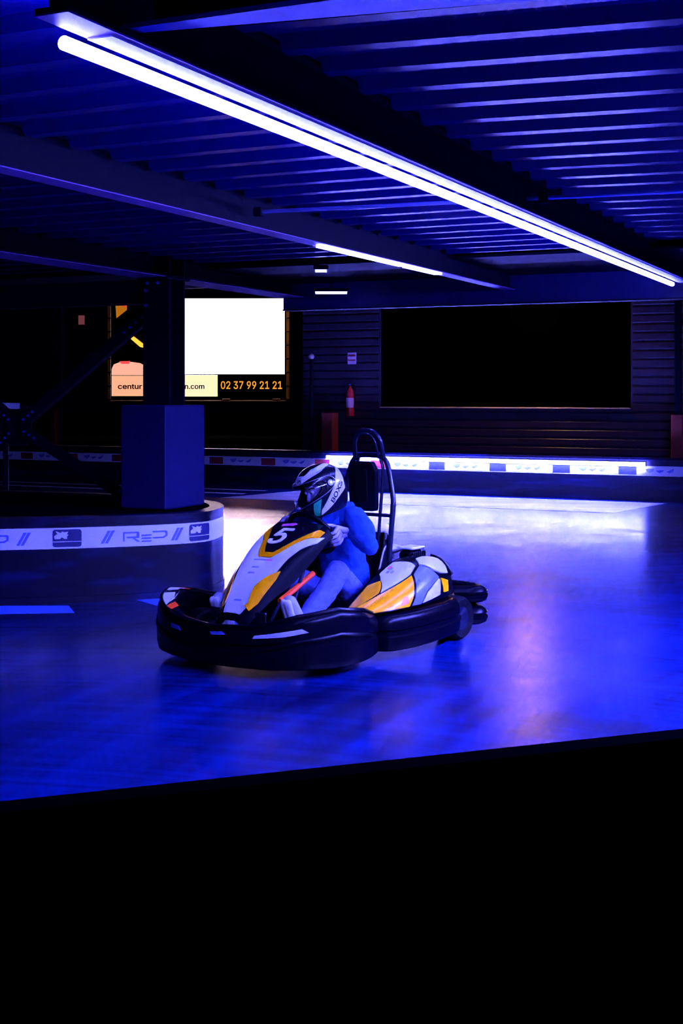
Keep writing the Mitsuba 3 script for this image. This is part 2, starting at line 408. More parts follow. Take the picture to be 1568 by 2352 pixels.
for e, i in ends:
    d = arm_bar(gus + (e - gus) / np.linalg.norm(e - gus) * 0.04, e)
    for k in (0.10, 0.16, 0.22):
        bolt(gus + d * k - U3 * 0.008, front, br, 0.012)
    if i in (0,):
        for k in (0.10, 0.17, 0.24, 0.31): bolt(e - d * k - U3 * 0.008, front, br, 0.012)
put('gusset_plate', frame_mesh(rbox((0.30, 0.30, 0.012), 0.002), gus + U3 * 0.012, V3, Z3, U3), 'steel', br)
bolt(bp(0.36, 0.74) - U3 * 0.02 - V3 * 0.05, front, br, 0.016)

# ------------------------------------------------------------------ island barrier
rim = np.array([(-7.0, 9.0), (-5.0, 9.35), (-3.6, 9.5), (-2.5, 9.58), (-1.645, 9.79), (-1.12, 10.07), (-0.985, 10.40), (-0.98, 10.76), (-1.13, 11.17), (-1.55, 11.6), (-2.1, 11.98), (-3.2, 12.4), (-5.0, 13.0), (-7.0, 13.4)])
rimc = curve(rim, 240)
ring_poly = Polygon(rimc)
isl = thing('track_barrier', 'curved black track barrier with a printed white band around the island under the column', 'barrier')
outer = ring_poly; inner = ring_poly.buffer(-0.10)
wall_poly = outer.difference(inner)
put('wall_body', prism(wall_poly, ISL - 0.012), 'barrier_black', isl, smooth=30)
rimtop = ring_poly.buffer(0.006).difference(ring_poly.buffer(-0.11))
put('top_rim', frame_mesh(prism(rimtop, 0.02), (0, 0, ISL - 0.012), (1, 0, 0), (0, 1, 0), (0, 0, 1)), 'barrier_black', isl, smooth=30)
put('foot_rail', frame_mesh(prism(ring_poly.buffer(0.012).difference(ring_poly.buffer(-0.05)), 0.05), (0, 0, 0), (1, 0, 0), (0, 1, 0), (0, 0, 1)), 'barrier_black', isl, smooth=30)
put('island_cover', frame_mesh(prism(ring_poly.buffer(-0.09), 0.04), (0, 0, ISL - 0.05), (1, 0, 0), (0, 1, 0), (0, 0, 1)), 'cover_black', isl)
# surface along the rim: u = arc length from the left end, v = height
seg = np.linalg.norm(np.diff(rimc, axis=0), axis=1); arc = np.concatenate([[0], np.cumsum(seg)])
tang = np.gradient(rimc, axis=0); tang /= np.linalg.norm(tang, axis=1, keepdims=True)
def rim_S(u, v):
    x, y = np.interp(u, arc, rimc[:, 0]), np.interp(u, arc, rimc[:, 1])
    tx, ty = np.interp(u, arc, tang[:, 0]), np.interp(u, arc, tang[:, 1])
    return np.stack([x, y, v], 1), np.stack([ty, -tx, 0 * x], 1)
def rim_u(px):                                   # arc length where the sight line of column px first meets the rim
    r = (px - 784) / FOC
    g = rimc[:, 0] - r * rimc[:, 1]
    i = np.nonzero((g[:-1] <= 0) & (g[1:] > 0))[0][0]
    return arc[i] + (arc[i + 1] - arc[i]) * (-g[i] / (g[i + 1] - g[i]))
TB, TT = 0.405, 0.560
tape = put('printed_band', panel([(0.2, TB), (arc[-1] - 3, TB), (arc[-1] - 3, TT), (0.2, TT)], rim_S, 0.002, 0.006, 0.06), 'tape_white', isl, smooth=30, label='white band printed with dark squares, slashes and letters')
def band_slash(px, w=0.035, mat='tape_grey'):
    for k in (0, 1):
        u = rim_u(px) + k * 0.03
        put('slash', panel([(u - 0.045, 0.435), (u - 0.022, 0.435), (u + 0.03, 0.53), (u + 0.007, 0.53)], rim_S, 0.006, 0.008, 0.03), mat, tape)
def band_icon(px):
    u = rim_u(px); w = 0.105
    sq = Polygon([(u - w, 0.418), (u + w, 0.418), (u + w, 0.548), (u - w, 0.548)]).buffer(-0.02).buffer(0.02)
    put('square_emblem', panel(np.array(sq.exterior.coords)[:-1], rim_S, 0.006, 0.008, 0.03), 'tape_ink', tape)
    put('emblem_line', panel([(u - w, 0.455), (u + w, 0.455), (u + w, 0.460), (u - w, 0.460)], rim_S, 0.008, 0.010, 0.03), 'tape_white', tape)
    zig = [(-0.09, 0.478), (-0.05, 0.478), (-0.04, 0.492), (-0.02, 0.478), (0.0, 0.478), (-0.002, 0.495), (0.012, 0.507), (-0.004, 0.513), (0.01, 0.532), (-0.02, 0.526), (-0.035, 0.535), (-0.045, 0.522), (-0.085, 0.538), (-0.07, 0.515), (-0.095, 0.50)]
    put('emblem_figure', panel([(u + a, b) for a, b in zig], rim_S, 0.008, 0.010, 0.03), 'tape_white', tape)
def band_letters(px0, px1):
    u0, u1 = rim_u(px0), rim_u(px1); w = u1 - u0
    z0, z1, s = 0.445, 0.515, 0.012
    put('letter_r', panel([(u0, z0), (u0 + s, z0), (u0 + s, z1 - s), (u0 + 0.30 * w, z1 - s), (u0 + 0.30 * w, z0 + 0.035), (u0 + 0.08 * w, z0 + 0.035), (u0 + 0.08 * w, z0 + 0.022), (u0 + 0.34 * w, z0 + 0.022), (u0 + 0.36 * w, z0 + 0.03), (u0 + 0.36 * w, z1 - s / 2), (u0 + 0.33 * w, z1), (u0, z1)], rim_S, 0.006, 0.008, 0.03), 'tape_grey', tape)
    put('letter_r_leg', panel([(u0 + 0.20 * w, z0 + 0.022), (u0 + 0.27 * w, z0 + 0.022), (u0 + 0.38 * w, z0 - 0.006), (u0 + 0.31 * w, z0 - 0.006)], rim_S, 0.006, 0.008, 0.03), 'tape_grey', tape)
    for k in range(3):
        a = z0 - 0.01 + k * 0.022
        put('letter_bar', panel([(u0 + 0.40 * w, a), (u0 + 0.62 * w, a), (u0 + 0.64 * w, a + s), (u0 + 0.42 * w, a + s)], rim_S, 0.006, 0.008, 0.03), 'tape_grey', tape)
    d0 = u0 + 0.66 * w
    put('letter_d', panel([(d0, z0 + 0.012), (d0 + 0.25 * w, z0 + 0.012), (d0 + 0.34 * w, z0 + 0.03), (d0 + 0.34 * w, z1 - 0.008), (d0 + 0.30 * w, z1), (d0, z1), (d0, z1 - s), (d0 + 0.27 * w, z1 - s), (d0 + 0.29 * w, z1 - 0.02), (d0 + 0.29 * w, z0 + 0.035), (d0 + 0.23 * w, z0 + 0.024), (d0, z0 + 0.024)], rim_S, 0.006, 0.008, 0.03), 'tape_grey', tape)
for px in (-45, 52, 245, 404): band_slash(px)
for px in (154, 459): band_icon(px)
band_letters(282, 384); band_letters(-85, 20)

# ------------------------------------------------------------------ far track barrier with its light strip
by = lambda x: 18.75 + K * (4.9 - x)
fb = thing('track_barrier', 'long straight black barrier with a printed white band at the back of the track', 'barrier')
def bpt(x, off, z): return np.array([x, by(x), z]) - U3 * off
prof = [(-0.10, 0), (0.10, 0), (0.10, 0.60), (0.08, 0.63), (-0.08, 0.63), (-0.10, 0.60)]
put('wall_body', extrude_along(prof, bpt(-12, 0, 0), bpt(9, 0, 0)), 'barrier_black', fb)
def far_S(u, v):                                  # u = metres along V from x = -12
    p = bpt(-12, 0.10, 0)
    return p + np.outer(u, V3) + np.outer(v, Z3), np.broadcast_to(-U3, (len(u), 3))
L_far = (9 + 12) / V[0]
ft = put('printed_band', panel([(0, 0.365), (L_far, 0.365), (L_far, 0.51), (0, 0.51)], far_S, 0.002, 0.006, 1.0), 'tape_white', fb, label='white band with dark red squares and blue lettering')
def far_u(px):
    r = (px - 784) / FOC; p = bpt(-12, 0.1, 0)
    return (r * p[1] - p[0]) / (V[0] - r * V[1])
u495 = far_u(497)
for k in range(-5, 12):
    u = u495 + k * 0.985
    put('square_emblem', panel([(u - 0.13, 0.38), (u + 0.13, 0.38), (u + 0.13, 0.495), (u - 0.13, 0.495)], far_S, 0.006, 0.009, 0.2), 'tape_red' if k < 4 else 'tape_ink', ft)
    for j, s in enumerate((-0.17, -0.03, 0.11)):
        c = u + 0.49 + s
        put('letter_mark', panel([(c - 0.06, 0.465 - 0.02 * j), (c + 0.07, 0.48 - 0.02 * (j % 2)), (c + 0.05, 0.43), (c + 0.0, 0.41), (c - 0.04, 0.435)], far_S, 0.006, 0.008, 0.2), 'tape_grey', ft)
bl = thing('barrier_light_strip', 'bright blue white light strip along the top of the far barrier', 'light strip')
x_a, x_b = -0.17, 4.44
put('diffuser', extrude_along([(-0.022, -0.03), (0.022, -0.03), (0.022, 0.03), (-0.022, 0.03)], bpt(x_a, 0.158, 0.535), bpt(x_b, 0.158, 0.535)), 'led_body', bl, emit=LED_BLUE * BARRIER_LED_POWER)
put('back_channel', extrude_along([(-0.02, -0.034), (0.01, -0.034), (0.01, 0.034), (-0.02, 0.034)], bpt(x_a, 0.132, 0.535), bpt(x_b, 0.132, 0.535)), 'steel', bl)

wash = [bpt(-0.5, 0.35, 0)[:2], bpt(4.75, 0.35, 0)[:2], bpt(4.45, 2.15, 0)[:2], bpt(-0.9, 2.15, 0)[:2]]  # floor lit by the barrier strip, painted on as a pale patch
for o_, w_, lb in ((0.55, 0.14, 'thin painted reflection on the floor at the back left, nearer to the far barrier'), (1.25, 0.16, 'thin painted reflection on the floor at the back left, farther from the far barrier')):  # floor reflections laid down as thin pale painted lines
    ln = [bpt(-12, o_, 0)[:2], bpt(-0.95, o_, 0)[:2], bpt(-0.95, o_ + w_, 0)[:2], bpt(-12, o_ + w_, 0)[:2]]
    put('reflection_line', frame_mesh(prism(ln, 0.002), (0, 0, 0.0005), (1, 0, 0), (0, 1, 0), (0, 0, 1)), 'wash_white', label=lb, cat='floor marking')
put('track_mark_or_wash', frame_mesh(prism(wash, 0.002), (0, 0, 0.0005), (1, 0, 0), (0, 1, 0), (0, 0, 1)), 'wash_white', label='white strip light painted as a lane on the floor along the far barrier', cat='floor marking')

# ------------------------------------------------------------------ near black barrier in front of the camera position
nb = thing('track_barrier', 'unlit black barrier filling the bottom of the photo', 'barrier')
q0, q1 = np.array([-0.66, 2.53]), np.array([0.805, 3.08])
dd = (q1 - q0) / np.linalg.norm(q1 - q0)
q0, q1 = q0 - dd * 2.5, q1 + dd * 3
put('panel', extrude_along([(-0.03, 0), (0.03, 0), (0.03, 0.735), (0.022, 0.75), (-0.022, 0.75), (-0.03, 0.735)], (*q0, 0), (*q1, 0)), 'matt_black', nb)
put('top_rail', extrude_along([(-0.036, 0.70), (0.036, 0.70), (0.036, 0.75), (-0.036, 0.75)], (*q0, 0), (*q1, 0)), 'matt_black', nb)

# ------------------------------------------------------------------ back wall with boards and the dark window
wy = lambda x: 20.0 + K * (4.9 - x)
def wpt(x, off, z): return np.array([x, wy(x), z]) - U3 * off
wx0, wx1 = -0.62, 9.0
def wx(px):
    r = (px - 784) / FOC
    return r * (20.0 + K * 4.9) / (1 + K * r)
wl, wr = wx(878), wx(1450)
WB, WT = 1.33, 3.2
def wall_piece(a, b, z0, z1): return extrude_along([(-0.06, z0), (0.06, z0), (0.06, z1), (-0.06, z1)], wpt(a, 0, 0), wpt(b, 0, 0))
wm = trimesh.util.concatenate([wall_piece(wx0, wl, 0, 3.4), wall_piece(wr, wx1, 0, 3.4), wall_piece(wl, wr, 0, WB), wall_piece(wl, wr, WT, 3.4)])
struct('wall_back', wm, 'cladding')
# boards: shiplap, proud of the wall, bevelled lower and upper edge
BOARDP = [(0, 0.0), (0.014, 0.002), (0.024, 0.014), (0.024, 0.104), (0.003, 0.128), (0, 0.134)]
zb = 0.05
while zb < 3.3:
    for (a, b) in (((wx(700), wx1),) if zb + 0.134 < WB else ((wx(700), wl - 0.03), (wr + 0.03, wx1))):
        put('board', extrude_along(BOARDP, wpt(a, 0.06, zb), wpt(b, 0.06, zb)), 'cladding', 'wall_back')
    zb += 0.1365
win = struct('window_1', extrude_along([(-0.02, WB), (0.0, WB), (0.0, WT), (-0.02, WT)], wpt(wl, 0, 0), wpt(wr, 0, 0)), 'window_black')
put('sill', extrude_along([(-0.06, WB - 0.012), (0.12, WB - 0.012), (0.12, WB + 0.002), (-0.06, WB + 0.012)], wpt(wl, 0, 0), wpt(wr, 0, 0)), 'galv', win)
for x in (wl, wr):
    put('jamb', extrude_along([(-0.08, WB), (0.05, WB), (0.05, WT), (-0.08, WT)], wpt(x - 0.025, 0, 0), wpt(x + 0.025, 0, 0)), 'matt_black', win)

# signs and tackle on the wall, red padded posts
sg = thing('safety_sign', 'small pale square sign on the back wall above the fire extinguisher', 'sign')
def wall_box(name, px, y0, y1, wpx, dep, mat, parent, off=0.085):
    x = wx(px); Y = wy(x)
    z0, z1 = EYE - (y1 - HORIZON) / FOC * Y, EYE - (y0 - HORIZON) / FOC * Y
    w = wpx / FOC * Y / V[0] * 0.92
    return put(name, box_at(wpt(x, off + dep / 2, (z0 + z1) / 2), (w, dep, z1 - z0), V3, U3, Z3, r=0.006), mat, parent)
wall_box('plate', 813, 810, 837, 22, 0.01, 'paper', sg)
wall_box('stripe', 813, 815, 819, 18, 0.004, 'tape_red', sg, 0.097)
wall_box('stripe', 813, 826, 829, 18, 0.004, 'tape_red', sg, 0.097)
fe = thing('fire_extinguisher', 'red fire extinguisher with a pale label hung on the back wall', 'fire extinguisher')
ex = wx(815); eY = wy(ex); ez = lambda y: EYE - (y - HORIZON) / FOC * eY
ec = wpt(ex, 0.20, 0)
prof = [(0.001, ez(955)), (0.060, ez(955)), (0.066, ez(950)), (0.066, ez(905)), (0.055, ez(896)), (0.022, ez(890)), (0.020, ez(886)), (0.001, ez(886))]
lm = lathe(prof, 28); lm.apply_translation(ec); put('cylinder', lm, 'ext_red', fe, smooth=40)
lm = lathe([(0.066, ez(936)), (0.0675, ez(936)), (0.0675, ez(914)), (0.066, ez(914))], 28); lm.apply_translation(ec); put('label_sleeve', lm, 'paper', fe, smooth=40)
put('valve', box_at(ec + Z3 * ez(883.5), (0.04, 0.04, 0.03), V3, U3, Z3), 'bolt_zinc', fe)
put('handle', box_at(ec + Z3 * ez(881) - U3 * 0.02, (0.03, 0.11, 0.012), V3, U3, Z3), 'black_plastic', fe)
put('hose', tube(curve([ec + Z3 * ez(884) + V3 * 0.02, ec + Z3 * ez(890) + V3 * 0.09, ec + Z3 * ez(920) + V3 * 0.085, ec + Z3 * ez(940) + V3 * 0.075], 24), 0.009, 8), 'rubber', fe, smooth=40)
put('wall_bracket', box_at(wpt(ex, 0.118, ez(905)), (0.06, 0.05, 0.05), V3, U3, Z3), 'steel', fe)

def padded_post(px, Y, ytop, ybot_pad, wpx, label, post_w=0.09, h=3.3):
    t = thing('padded_post', label, 'post')
    x = (px - 784) / FOC * Y
    z = EYE - (ytop - HORIZON) / FOC * Y
    w = wpx / FOC * Y * 0.80
    sq = Polygon([(-w/2, -w/2), (w/2, -w/2), (w/2, w/2), (-w/2, w/2)]).buffer(-0.03).buffer(0.03)
    iq = Polygon([(-post_w/2, -post_w/2), (post_w/2, -post_w/2), (post_w/2, post_w/2), (-post_w/2, post_w/2)])
    put('foam_pad', frame_mesh(prism(sq.difference(iq.buffer(0.002)), z - 0.02), (x, Y, 0.02), V3, U3, Z3), 'pad_red', t)
    put('post', frame_mesh(prism(iq, h), (x, Y, 0.0), V3, U3, Z3), 'steel', t)
padded_post(757, 21.9, 948, 1045, 39, 'dark red padded post behind the far barrier, left of the fire extinguisher', h=1.2)
padded_post(1557, 19.2, 953, 1040, 36, 'orange red padded post at the right edge of the photo')
padded_post(126, 25.0, 940, 1035, 26, 'dim red padded post at the back left, beside the cross brace', post_w=0.07)
pole = thing('marker_pole', 'slim blue pole with a knob standing behind the far barrier', 'pole')
pY = 21.95; pxx = (715 - 784) / FOC * pY
put('shaft', tube([(pxx, pY, 0), (pxx, pY, 1.0), (pxx, pY, EYE + 80 / FOC * pY)], 0.028, 12), 'steel', pole, smooth=40)
kn = trimesh.creation.icosphere(2, 0.05); kn.apply_translation((pxx, pY, EYE + 86 / FOC * pY)); put('knob', kn, 'galv', pole, smooth=True)
brd = thing('notice_board', 'dark blue board with a white edge behind the cross brace at the left', 'board')
bY = 14.6
put('board_panel', box_at(((12 - 784) / FOC * bY, bY, EYE - (978 - HORIZON) / FOC * bY), (0.50, 0.03, 0.46), r=0.01), 'steel', brd)
put('edge_strip', box_at(((5 - 784) / FOC * bY, bY - 0.02, EYE - (934 - HORIZON) / FOC * bY), (0.40, 0.02, 0.085), r=0.004), 'tape_white', brd)
put('edge_strip', box_at(((56 - 784) / FOC * bY, bY - 0.02, EYE - (988 - HORIZON) / FOC * bY), (0.055, 0.02, 0.27), r=0.004), 'tape_white', brd)
put('stand', box_at(((12 - 784) / FOC * bY, bY + 0.03, 0.5), (0.06, 0.03, 1.0), r=0.004), 'steel', brd)

# warm lamp on the far side of the girder, shining on the wall boards
wl_t = thing('flood_lamp', 'small warm lamp above the dark window in the back wall', 'lamp')
lp = np.array([*wpt(wx(1230), 0.42, 0)[:2], 3.12])
put('housing', box_at(lp + Z3 * 0.03, (0.56, 0.20, 0.05), V3, U3, Z3), 'steel_dark', wl_t)
put('diffuser', box_at(lp - Z3 * 0.006, (0.52, 0.16, 0.02), V3, U3, Z3, r=0.002), 'led_body', wl_t, emit=(6.0, 2.4, 0.5))
put('arm', box_at(lp + Z3 * 0.03 + U3 * 0.21, (0.03, 0.30, 0.03), V3, U3, Z3), 'steel_dark', wl_t)

# small glowing bars near the far end of the ceiling
def hang_bar(px0, px1, py, Y, label, power):
    t = thing('glow_bar', label, 'lamp')
    a, b = at(px0, py, Y), at(px1, py, Y)
    put('housing', box_at((a + b) / 2 + Z3 * 0.02, (b[0] - a[0] + 0.03, 0.08, 0.03), r=0.004), 'steel', t)
    put('diffuser', box_at((a + b) / 2 - Z3 * 0.004, (b[0] - a[0], 0.05, 0.024), r=0.003), 'led_body', t, emit=LED_BLUE * power)
    top = DECK - (a[2] + 0.03)
    put('hanger', box_at((a + b) / 2 + Z3 * (0.03 + top / 2), (0.02, 0.02, top), r=0.002), 'steel', t)
hang_bar(724, 750, 621, 11.0, 'tiny glowing bar under the dark ceiling, upper of two', 1.5)
hang_bar(724, 797, 671, 12.2, 'short glowing bar under the dark ceiling, lower of two', 1.2)

# ------------------------------------------------------------------ billboard outside
BY = 50.0
bb = thing('billboard', 'glowing white and orange billboard standing outside beyond the track', 'billboard')
def bq(x0, y0, x1, y1): 
    a, b = at(x0, y1, BY), at(x1, y0, BY)
    return a, b
def board_box(name, x0, y0, x1, y1, front, dep, mat, parent, emit=None, label=None):
    a, b = bq(x0, y0, x1, y1)
    c = (a + b) / 2; c[1] = BY - front + dep / 2
    return put(name, box_at(c, (b[0] - a[0], dep, b[2] - a[2]), r=0.01), mat, parent, emit=emit, label=label)
cab = board_box('cabinet', 246, 684, 668, 920, 0.0, 0.30, 'matt_black', bb)
def main_glow(p, n, uv):
    x, z = p.x, p.z
    # print on the sheet: warm white, going pink towards the lower right corner
    k = smoothstep(-4.3, -2.2, x) * smoothstep(3.1, 2.1, z)
    return mix(mi.Color3f(*BOARD), mi.Color3f(0.10, 0.075, 0.085), k)
board_box('lit_sheet', 356, 686, 654, 860, 0.05, 0.04, 'led_body', bb, emit=list(BOARD))
cream = board_box('lit_strip', 356, 861, 500, 911, 0.05, 0.04, 'led_body', bb, emit=[0.055, 0.039, 0.0225], label='cream strip along the bottom')
dark = board_box('dark_panel', 500, 861, 654, 911, 0.06, 0.05, 'matt_black', bb, label='dark panel with an orange telephone number')
pic = board_box('picture_panel', 250, 690, 330, 911, 0.04, 0.03, 'matt_black', bb, label='dark picture with yellow and peach shapes')
def bflat(name, pts, front, mat, parent, emit=None):
    P = [(at(x, y, BY)[0], at(x, y, BY)[2]) for x, y in pts]
    m = frame_mesh(prism(P, 0.02), (0, BY - front, 0), (1, 0, 0), (0, 0, 1), (0, -1, 0))
    return put(name, m, mat, parent, emit=emit)
AMB = [0.08, 0.028, 0.0015]
bflat('yellow_stripe', [(276, 757), (284, 754), (330, 790), (330, 799), (322, 797)], 0.06, 'led_body', pic, [0.065, 0.03, 0.003])
bflat('orange_shape', [(266, 702), (292, 702), (292, 712), (268, 731)], 0.06, 'led_body', pic, [0.018, 0.0055, 0.0002])
bflat('red_shape', [(276, 699), (292, 699), (290, 706), (280, 704)], 0.08, 'led_body', pic, [0.025, 0.0015, 0.0005])
bflat('peach_dome', [(257, 862), (257, 848), (262, 837), (275, 832), (300, 831), (322, 834), (330, 838), (330, 862)], 0.06, 'led_body', pic, [0.043, 0.019, 0.0135])
bflat('peach_strip', [(257, 863), (330, 863), (330, 910), (257, 910)], 0.06, 'led_body', pic, [0.043, 0.019, 0.011])
bflat('red_rim', [(275, 830), (300, 829), (298, 836), (280, 836)], 0.09, 'led_body', pic, [0.04, 0.003, 0.003])
def btext(txt, px, py, hpx, mat, parent, emit=None, wpx=None, bold=True):
    tm = meshkit.text_mesh(txt, hpx / FOC * BY, 0.02, bold=bold)
    if wpx: tm.vertices[:, 0] *= wpx / FOC * BY / tm.vertices[:, 0].max()
    put('lettering', frame_mesh(tm, at(px, py, BY) - np.array([0, 0.10, 0]), (1, 0, 0), (0, 0, 1), (0, -1, 0)), mat, parent, emit=emit)
btext('02 37 99 21 21', 506, 893, 17, 'led_body', dark, [0.0375, 0.013, 0.001], wpx=142)
btext('centur', 271, 893, 11, 'tape_red', pic, wpx=56)
btext('n.com', 424, 893, 11, 'grey_ink', cream, wpx=46)
for x in (252, 661):                                # ladder frames at both sides
    fr = put('side_ladder', extrude_along([(-0.06, -0.03), (0.06, -0.03), (0.06, 0.03), (-0.06, 0.03)], at(x, 920, BY) - np.array([0.0, .12, 0]), at(x, 690, BY) - np.array([0.0, .12, 0]), up=(0, 1, 0)), 'galv', bb)
    for y in np.arange(700, 920, 31):
        put('rung', box_at(at(x, y, BY) - np.array([0, .16, 0]), (0.16, 0.03, 0.035), r=0.005), 'steel_dark', fr)
for x in (520, 635):
    put('bracket', box_at(at(x, 917, BY) - np.array([0, .1, 0]), (0.30, 0.12, 0.06), r=0.01), 'galv', bb)
put('lower_rail', box_at((at(252, 921, BY) + at(661, 921, BY)) / 2 - np.array([0, .1, 0]), ((661 - 252) / FOC * BY, 0.08, 0.05), r=0.01), 'galv', bb)
for x in (300, 457, 615):
    a = at(x, 915, BY)
    put('leg', box_at((a[0], BY + 0.2, a[2] / 2 + 0.2), (0.2, 0.2, a[2] + 0.4), r=0.01), 'steel_dark', bb)
# floodlight above, washing the frame: a street lamp outside at the left
sl = thing('street_sign', 'small dim pink sign on a post outside at the far left', 'sign')
sY = 34.0
put('sign_plate', box_at(at(187, 735, sY), (0.16, 0.02, 0.24), r=0.005), 'pad_red', sl, emit=(0.006, 0.0015, 0.002))
put('post', box_at((at(187, 735, sY)[0], sY + 0.04, at(187, 735, sY)[2] / 2), (0.06, 0.05, at(187, 735, sY)[2]), r=0.005), 'matt_black', sl)
lampY = 47.5
stl = thing('street_lamp', 'tall street lamp outside, right of the glowing billboard, washing its frame with orange light', 'street lamp')
lx = (688 - 784) / FOC * lampY
put('pole', tube([(lx, lampY, 0), (lx, lampY, 4), (lx, lampY, 7.2)], [0.07, 0.06, 0.05], 12), 'matt_black', stl, smooth=40)
put('arm', tube(curve([(lx, lampY, 7.15), (lx - 0.6, lampY, 7.45), (lx - 1.6, lampY, 7.5)], 12), 0.035, 10), 'matt_black', stl, smooth=40)
put('lamp_head', box_at((lx - 1.9, lampY, 7.5), (0.8, 0.34, 0.12), r=0.03), 'matt_black', stl)
put('lamp_glass', box_at((lx - 1.9, lampY, 7.43), (0.7, 0.28, 0.03), r=0.01), 'led_body', stl, emit=(4.0, 1.4, 0.12))
pp = thing('steel_post', 'dim slim steel post outside at the far left', 'post')
put('shaft', tube([(at(140, 900, 24)[0], 24, 0), (at(140, 900, 24)[0], 24, 1.5), (at(140, 900, 24)[0], 24, 3.3)], 0.05, 12), 'steel', pp, smooth=40)

# ------------------------------------------------------------------ the kart, built in its own frame: x forward, y to its left, z up
KC = np.array([-0.10, 8.10, 0.0]); TH = math.radians(37)
KX = np.array([-math.sin(TH), -math.cos(TH), 0]); KY = np.array([math.cos(TH), -math.sin(TH), 0])
def kl(m): return frame_mesh(m, KC, KX, KY, Z3)
def kput(name, mesh, mat, parent, smooth=35, **k): return put(name, kl(mesh), mat, parent, smooth=smooth, **k)
def mirror(m):
    q = m.copy(); q.vertices = q.vertices * [1, -1, 1]; q.faces = q.faces[:, ::-1]; return q
def surf(fn, eps=1e-3):
    """S(u, v) -> points, outward normals by differences"""
    def S(u, v):
        P = fn(u, v)
        N = np.cross(fn(u + eps, v) - fn(u - eps, v), fn(u, v + eps) - fn(u, v - eps))
        N /= np.maximum(np.linalg.norm(N, axis=1, keepdims=True), 1e-12)
        return P, N
    return S
from scipy.interpolate import PchipInterpolator, CubicSpline
kart = thing('go_kart', 'white, orange and black rental go-kart number 5 with a roll bar, cornering on the track', 'go-kart')

def sweep_path(path, prof_fn, closed=False):
    """profile(i) -> (k, 2) of (outward, z), swept along a plan path; outward is right of the travel direction"""
    p = np.asarray(path, float); n = len(p)
    t = np.gradient(p, axis=0) if not closed else np.roll(p, -1, 0) - np.roll(p, 1, 0)
    t /= np.linalg.norm(t, axis=1, keepdims=True)
    o = np.stack([t[:, 1], -t[:, 0]], 1)
    rings = []
    for i in range(n):
        q = np.asarray(prof_fn(i), float)
        rings.append(np.column_stack([p[i] + q[:, :1] * o[i], q[:, 1]]))
    k = len(rings[0]); v = np.vstack(rings); f = []
    for i in range(n if closed else n - 1):
        for j in range(k):
            a, b = i * k + j, i * k + (j + 1) % k
            c, d = ((i + 1) % n) * k + (j + 1) % k, ((i + 1) % n) * k + j
            f += [[a, d, c], [a, c, b]]
    if not closed:
        v = np.vstack([v, rings[0].mean(0), rings[-1].mean(0)])
        for j in range(k):
            f.append([len(v) - 2, j, (j + 1) % k]); f.append([len(v) - 1, (n - 1) * k + (j + 1) % k, (n - 1) * k + j])
    m = trimesh.Trimesh(v, np.array(f), process=False)
    if m.volume < 0: m.faces = m.faces[:, ::-1]
    return m

# front bumper: one wide moulding from wheel to wheel
fbp = np.array([(0.30, 0.60), (0.50, 0.665), (0.72, 0.655), (0.92, 0.52), (1.03, 0.30), (1.075, 0.0), (1.03, -0.30), (0.92, -0.52), (0.72, -0.655), (0.50, -0.665), (0.30, -0.60)])
ftop = np.array([0.29, 0.345, 0.375, 0.345, 0.285, 0.265, 0.285, 0.345, 0.375, 0.345, 0.29])
fpath = curve(fbp, 90); ft_i = np.interp(np.linspace(0, 1, len(fpath)), np.linspace(0, 1, 11), ftop)
def bump_prof(b, t, th=0.10):
    m = (b + t) / 2
    return [(-th, b + 0.02), (-0.02, b), (0.004, b + 0.012), (0.014, b + 0.05), (0.014, m - 0.022), (0.002, m - 0.012), (0.002, m + 0.008), (0.013, m + 0.02), (0.010, t - 0.045), (-0.006, t - 0.014), (-0.03, t), (-0.06, t + 0.002), (-th + 0.01, t - 0.010), (-th, t - 0.04)]
fbm_ = sweep_path(fpath[::-1], lambda i: bump_prof(0.05, ft_i[::-1][i]))
front = kput('front_bumper', fbm_, 'black_plastic', kart)
def lip(i0, i1, off, dz, r):
    q = fpath[i0:i1]; g_ = np.gradient(fpath, axis=0); g_ /= np.linalg.norm(g_, axis=1, keepdims=True)
    o_ = np.stack([-g_[:, 1], g_[:, 0]], 1)[i0:i1]
    return tube(np.column_stack([q + o_ * off, ft_i[i0:i1] + dz]), r, 8)
n_ = len(fpath)
kput('upper_lip', lip(2, n_ - 2, -0.012, -0.002, 0.011), 'black_plastic', front)
kput('lower_lip', lip(6, n_ - 6, 0.010, -0.135, 0.012), 'black_plastic', front)
def fb_out(s):                                  # outer face at path fraction s
    i = s * (len(fpath) - 1)
    x = np.interp(i, np.arange(len(fpath)), fpath[:, 0]); y = np.interp(i, np.arange(len(fpath)), fpath[:, 1])
    g = np.gradient(fpath, axis=0); g /= np.linalg.norm(g, axis=1, keepdims=True)
    gx, gy = np.interp(i, np.arange(len(fpath)), g[:, 0]), np.interp(i, np.arange(len(fpath)), g[:, 1])
    sg = -1.0                                    # outward side
    return x, y, gy, -gx
def fb_S(u, v):                                 # v: height; outward offset of the moulding's face
    x, y, ox, oy = fb_out(u)
    if np.mean(ox * x + oy * y) < 0: ox, oy = -ox, -oy
    return np.stack([x + ox * 0.012, y + oy * 0.012, v], 1), np.stack([ox, oy, 0 * ox], 1)
def fb_sticker(poly, mat): kput('sticker', panel(poly, fb_S, 0.002, 0.004, 0.02), mat, front)
fb_sticker([(0.275, 0.262), (0.33, 0.238), (0.40, 0.222), (0.395, 0.240), (0.34, 0.262), (0.29, 0.282)], 'white_gloss')
fb_sticker([(0.455, 0.232), (0.485, 0.224), (0.488, 0.240), (0.462, 0.248)], 'grey_gloss')
fb_sticker([(0.565, 0.215), (0.60, 0.222), (0.60, 0.245), (0.57, 0.24)], 'grey_gloss')
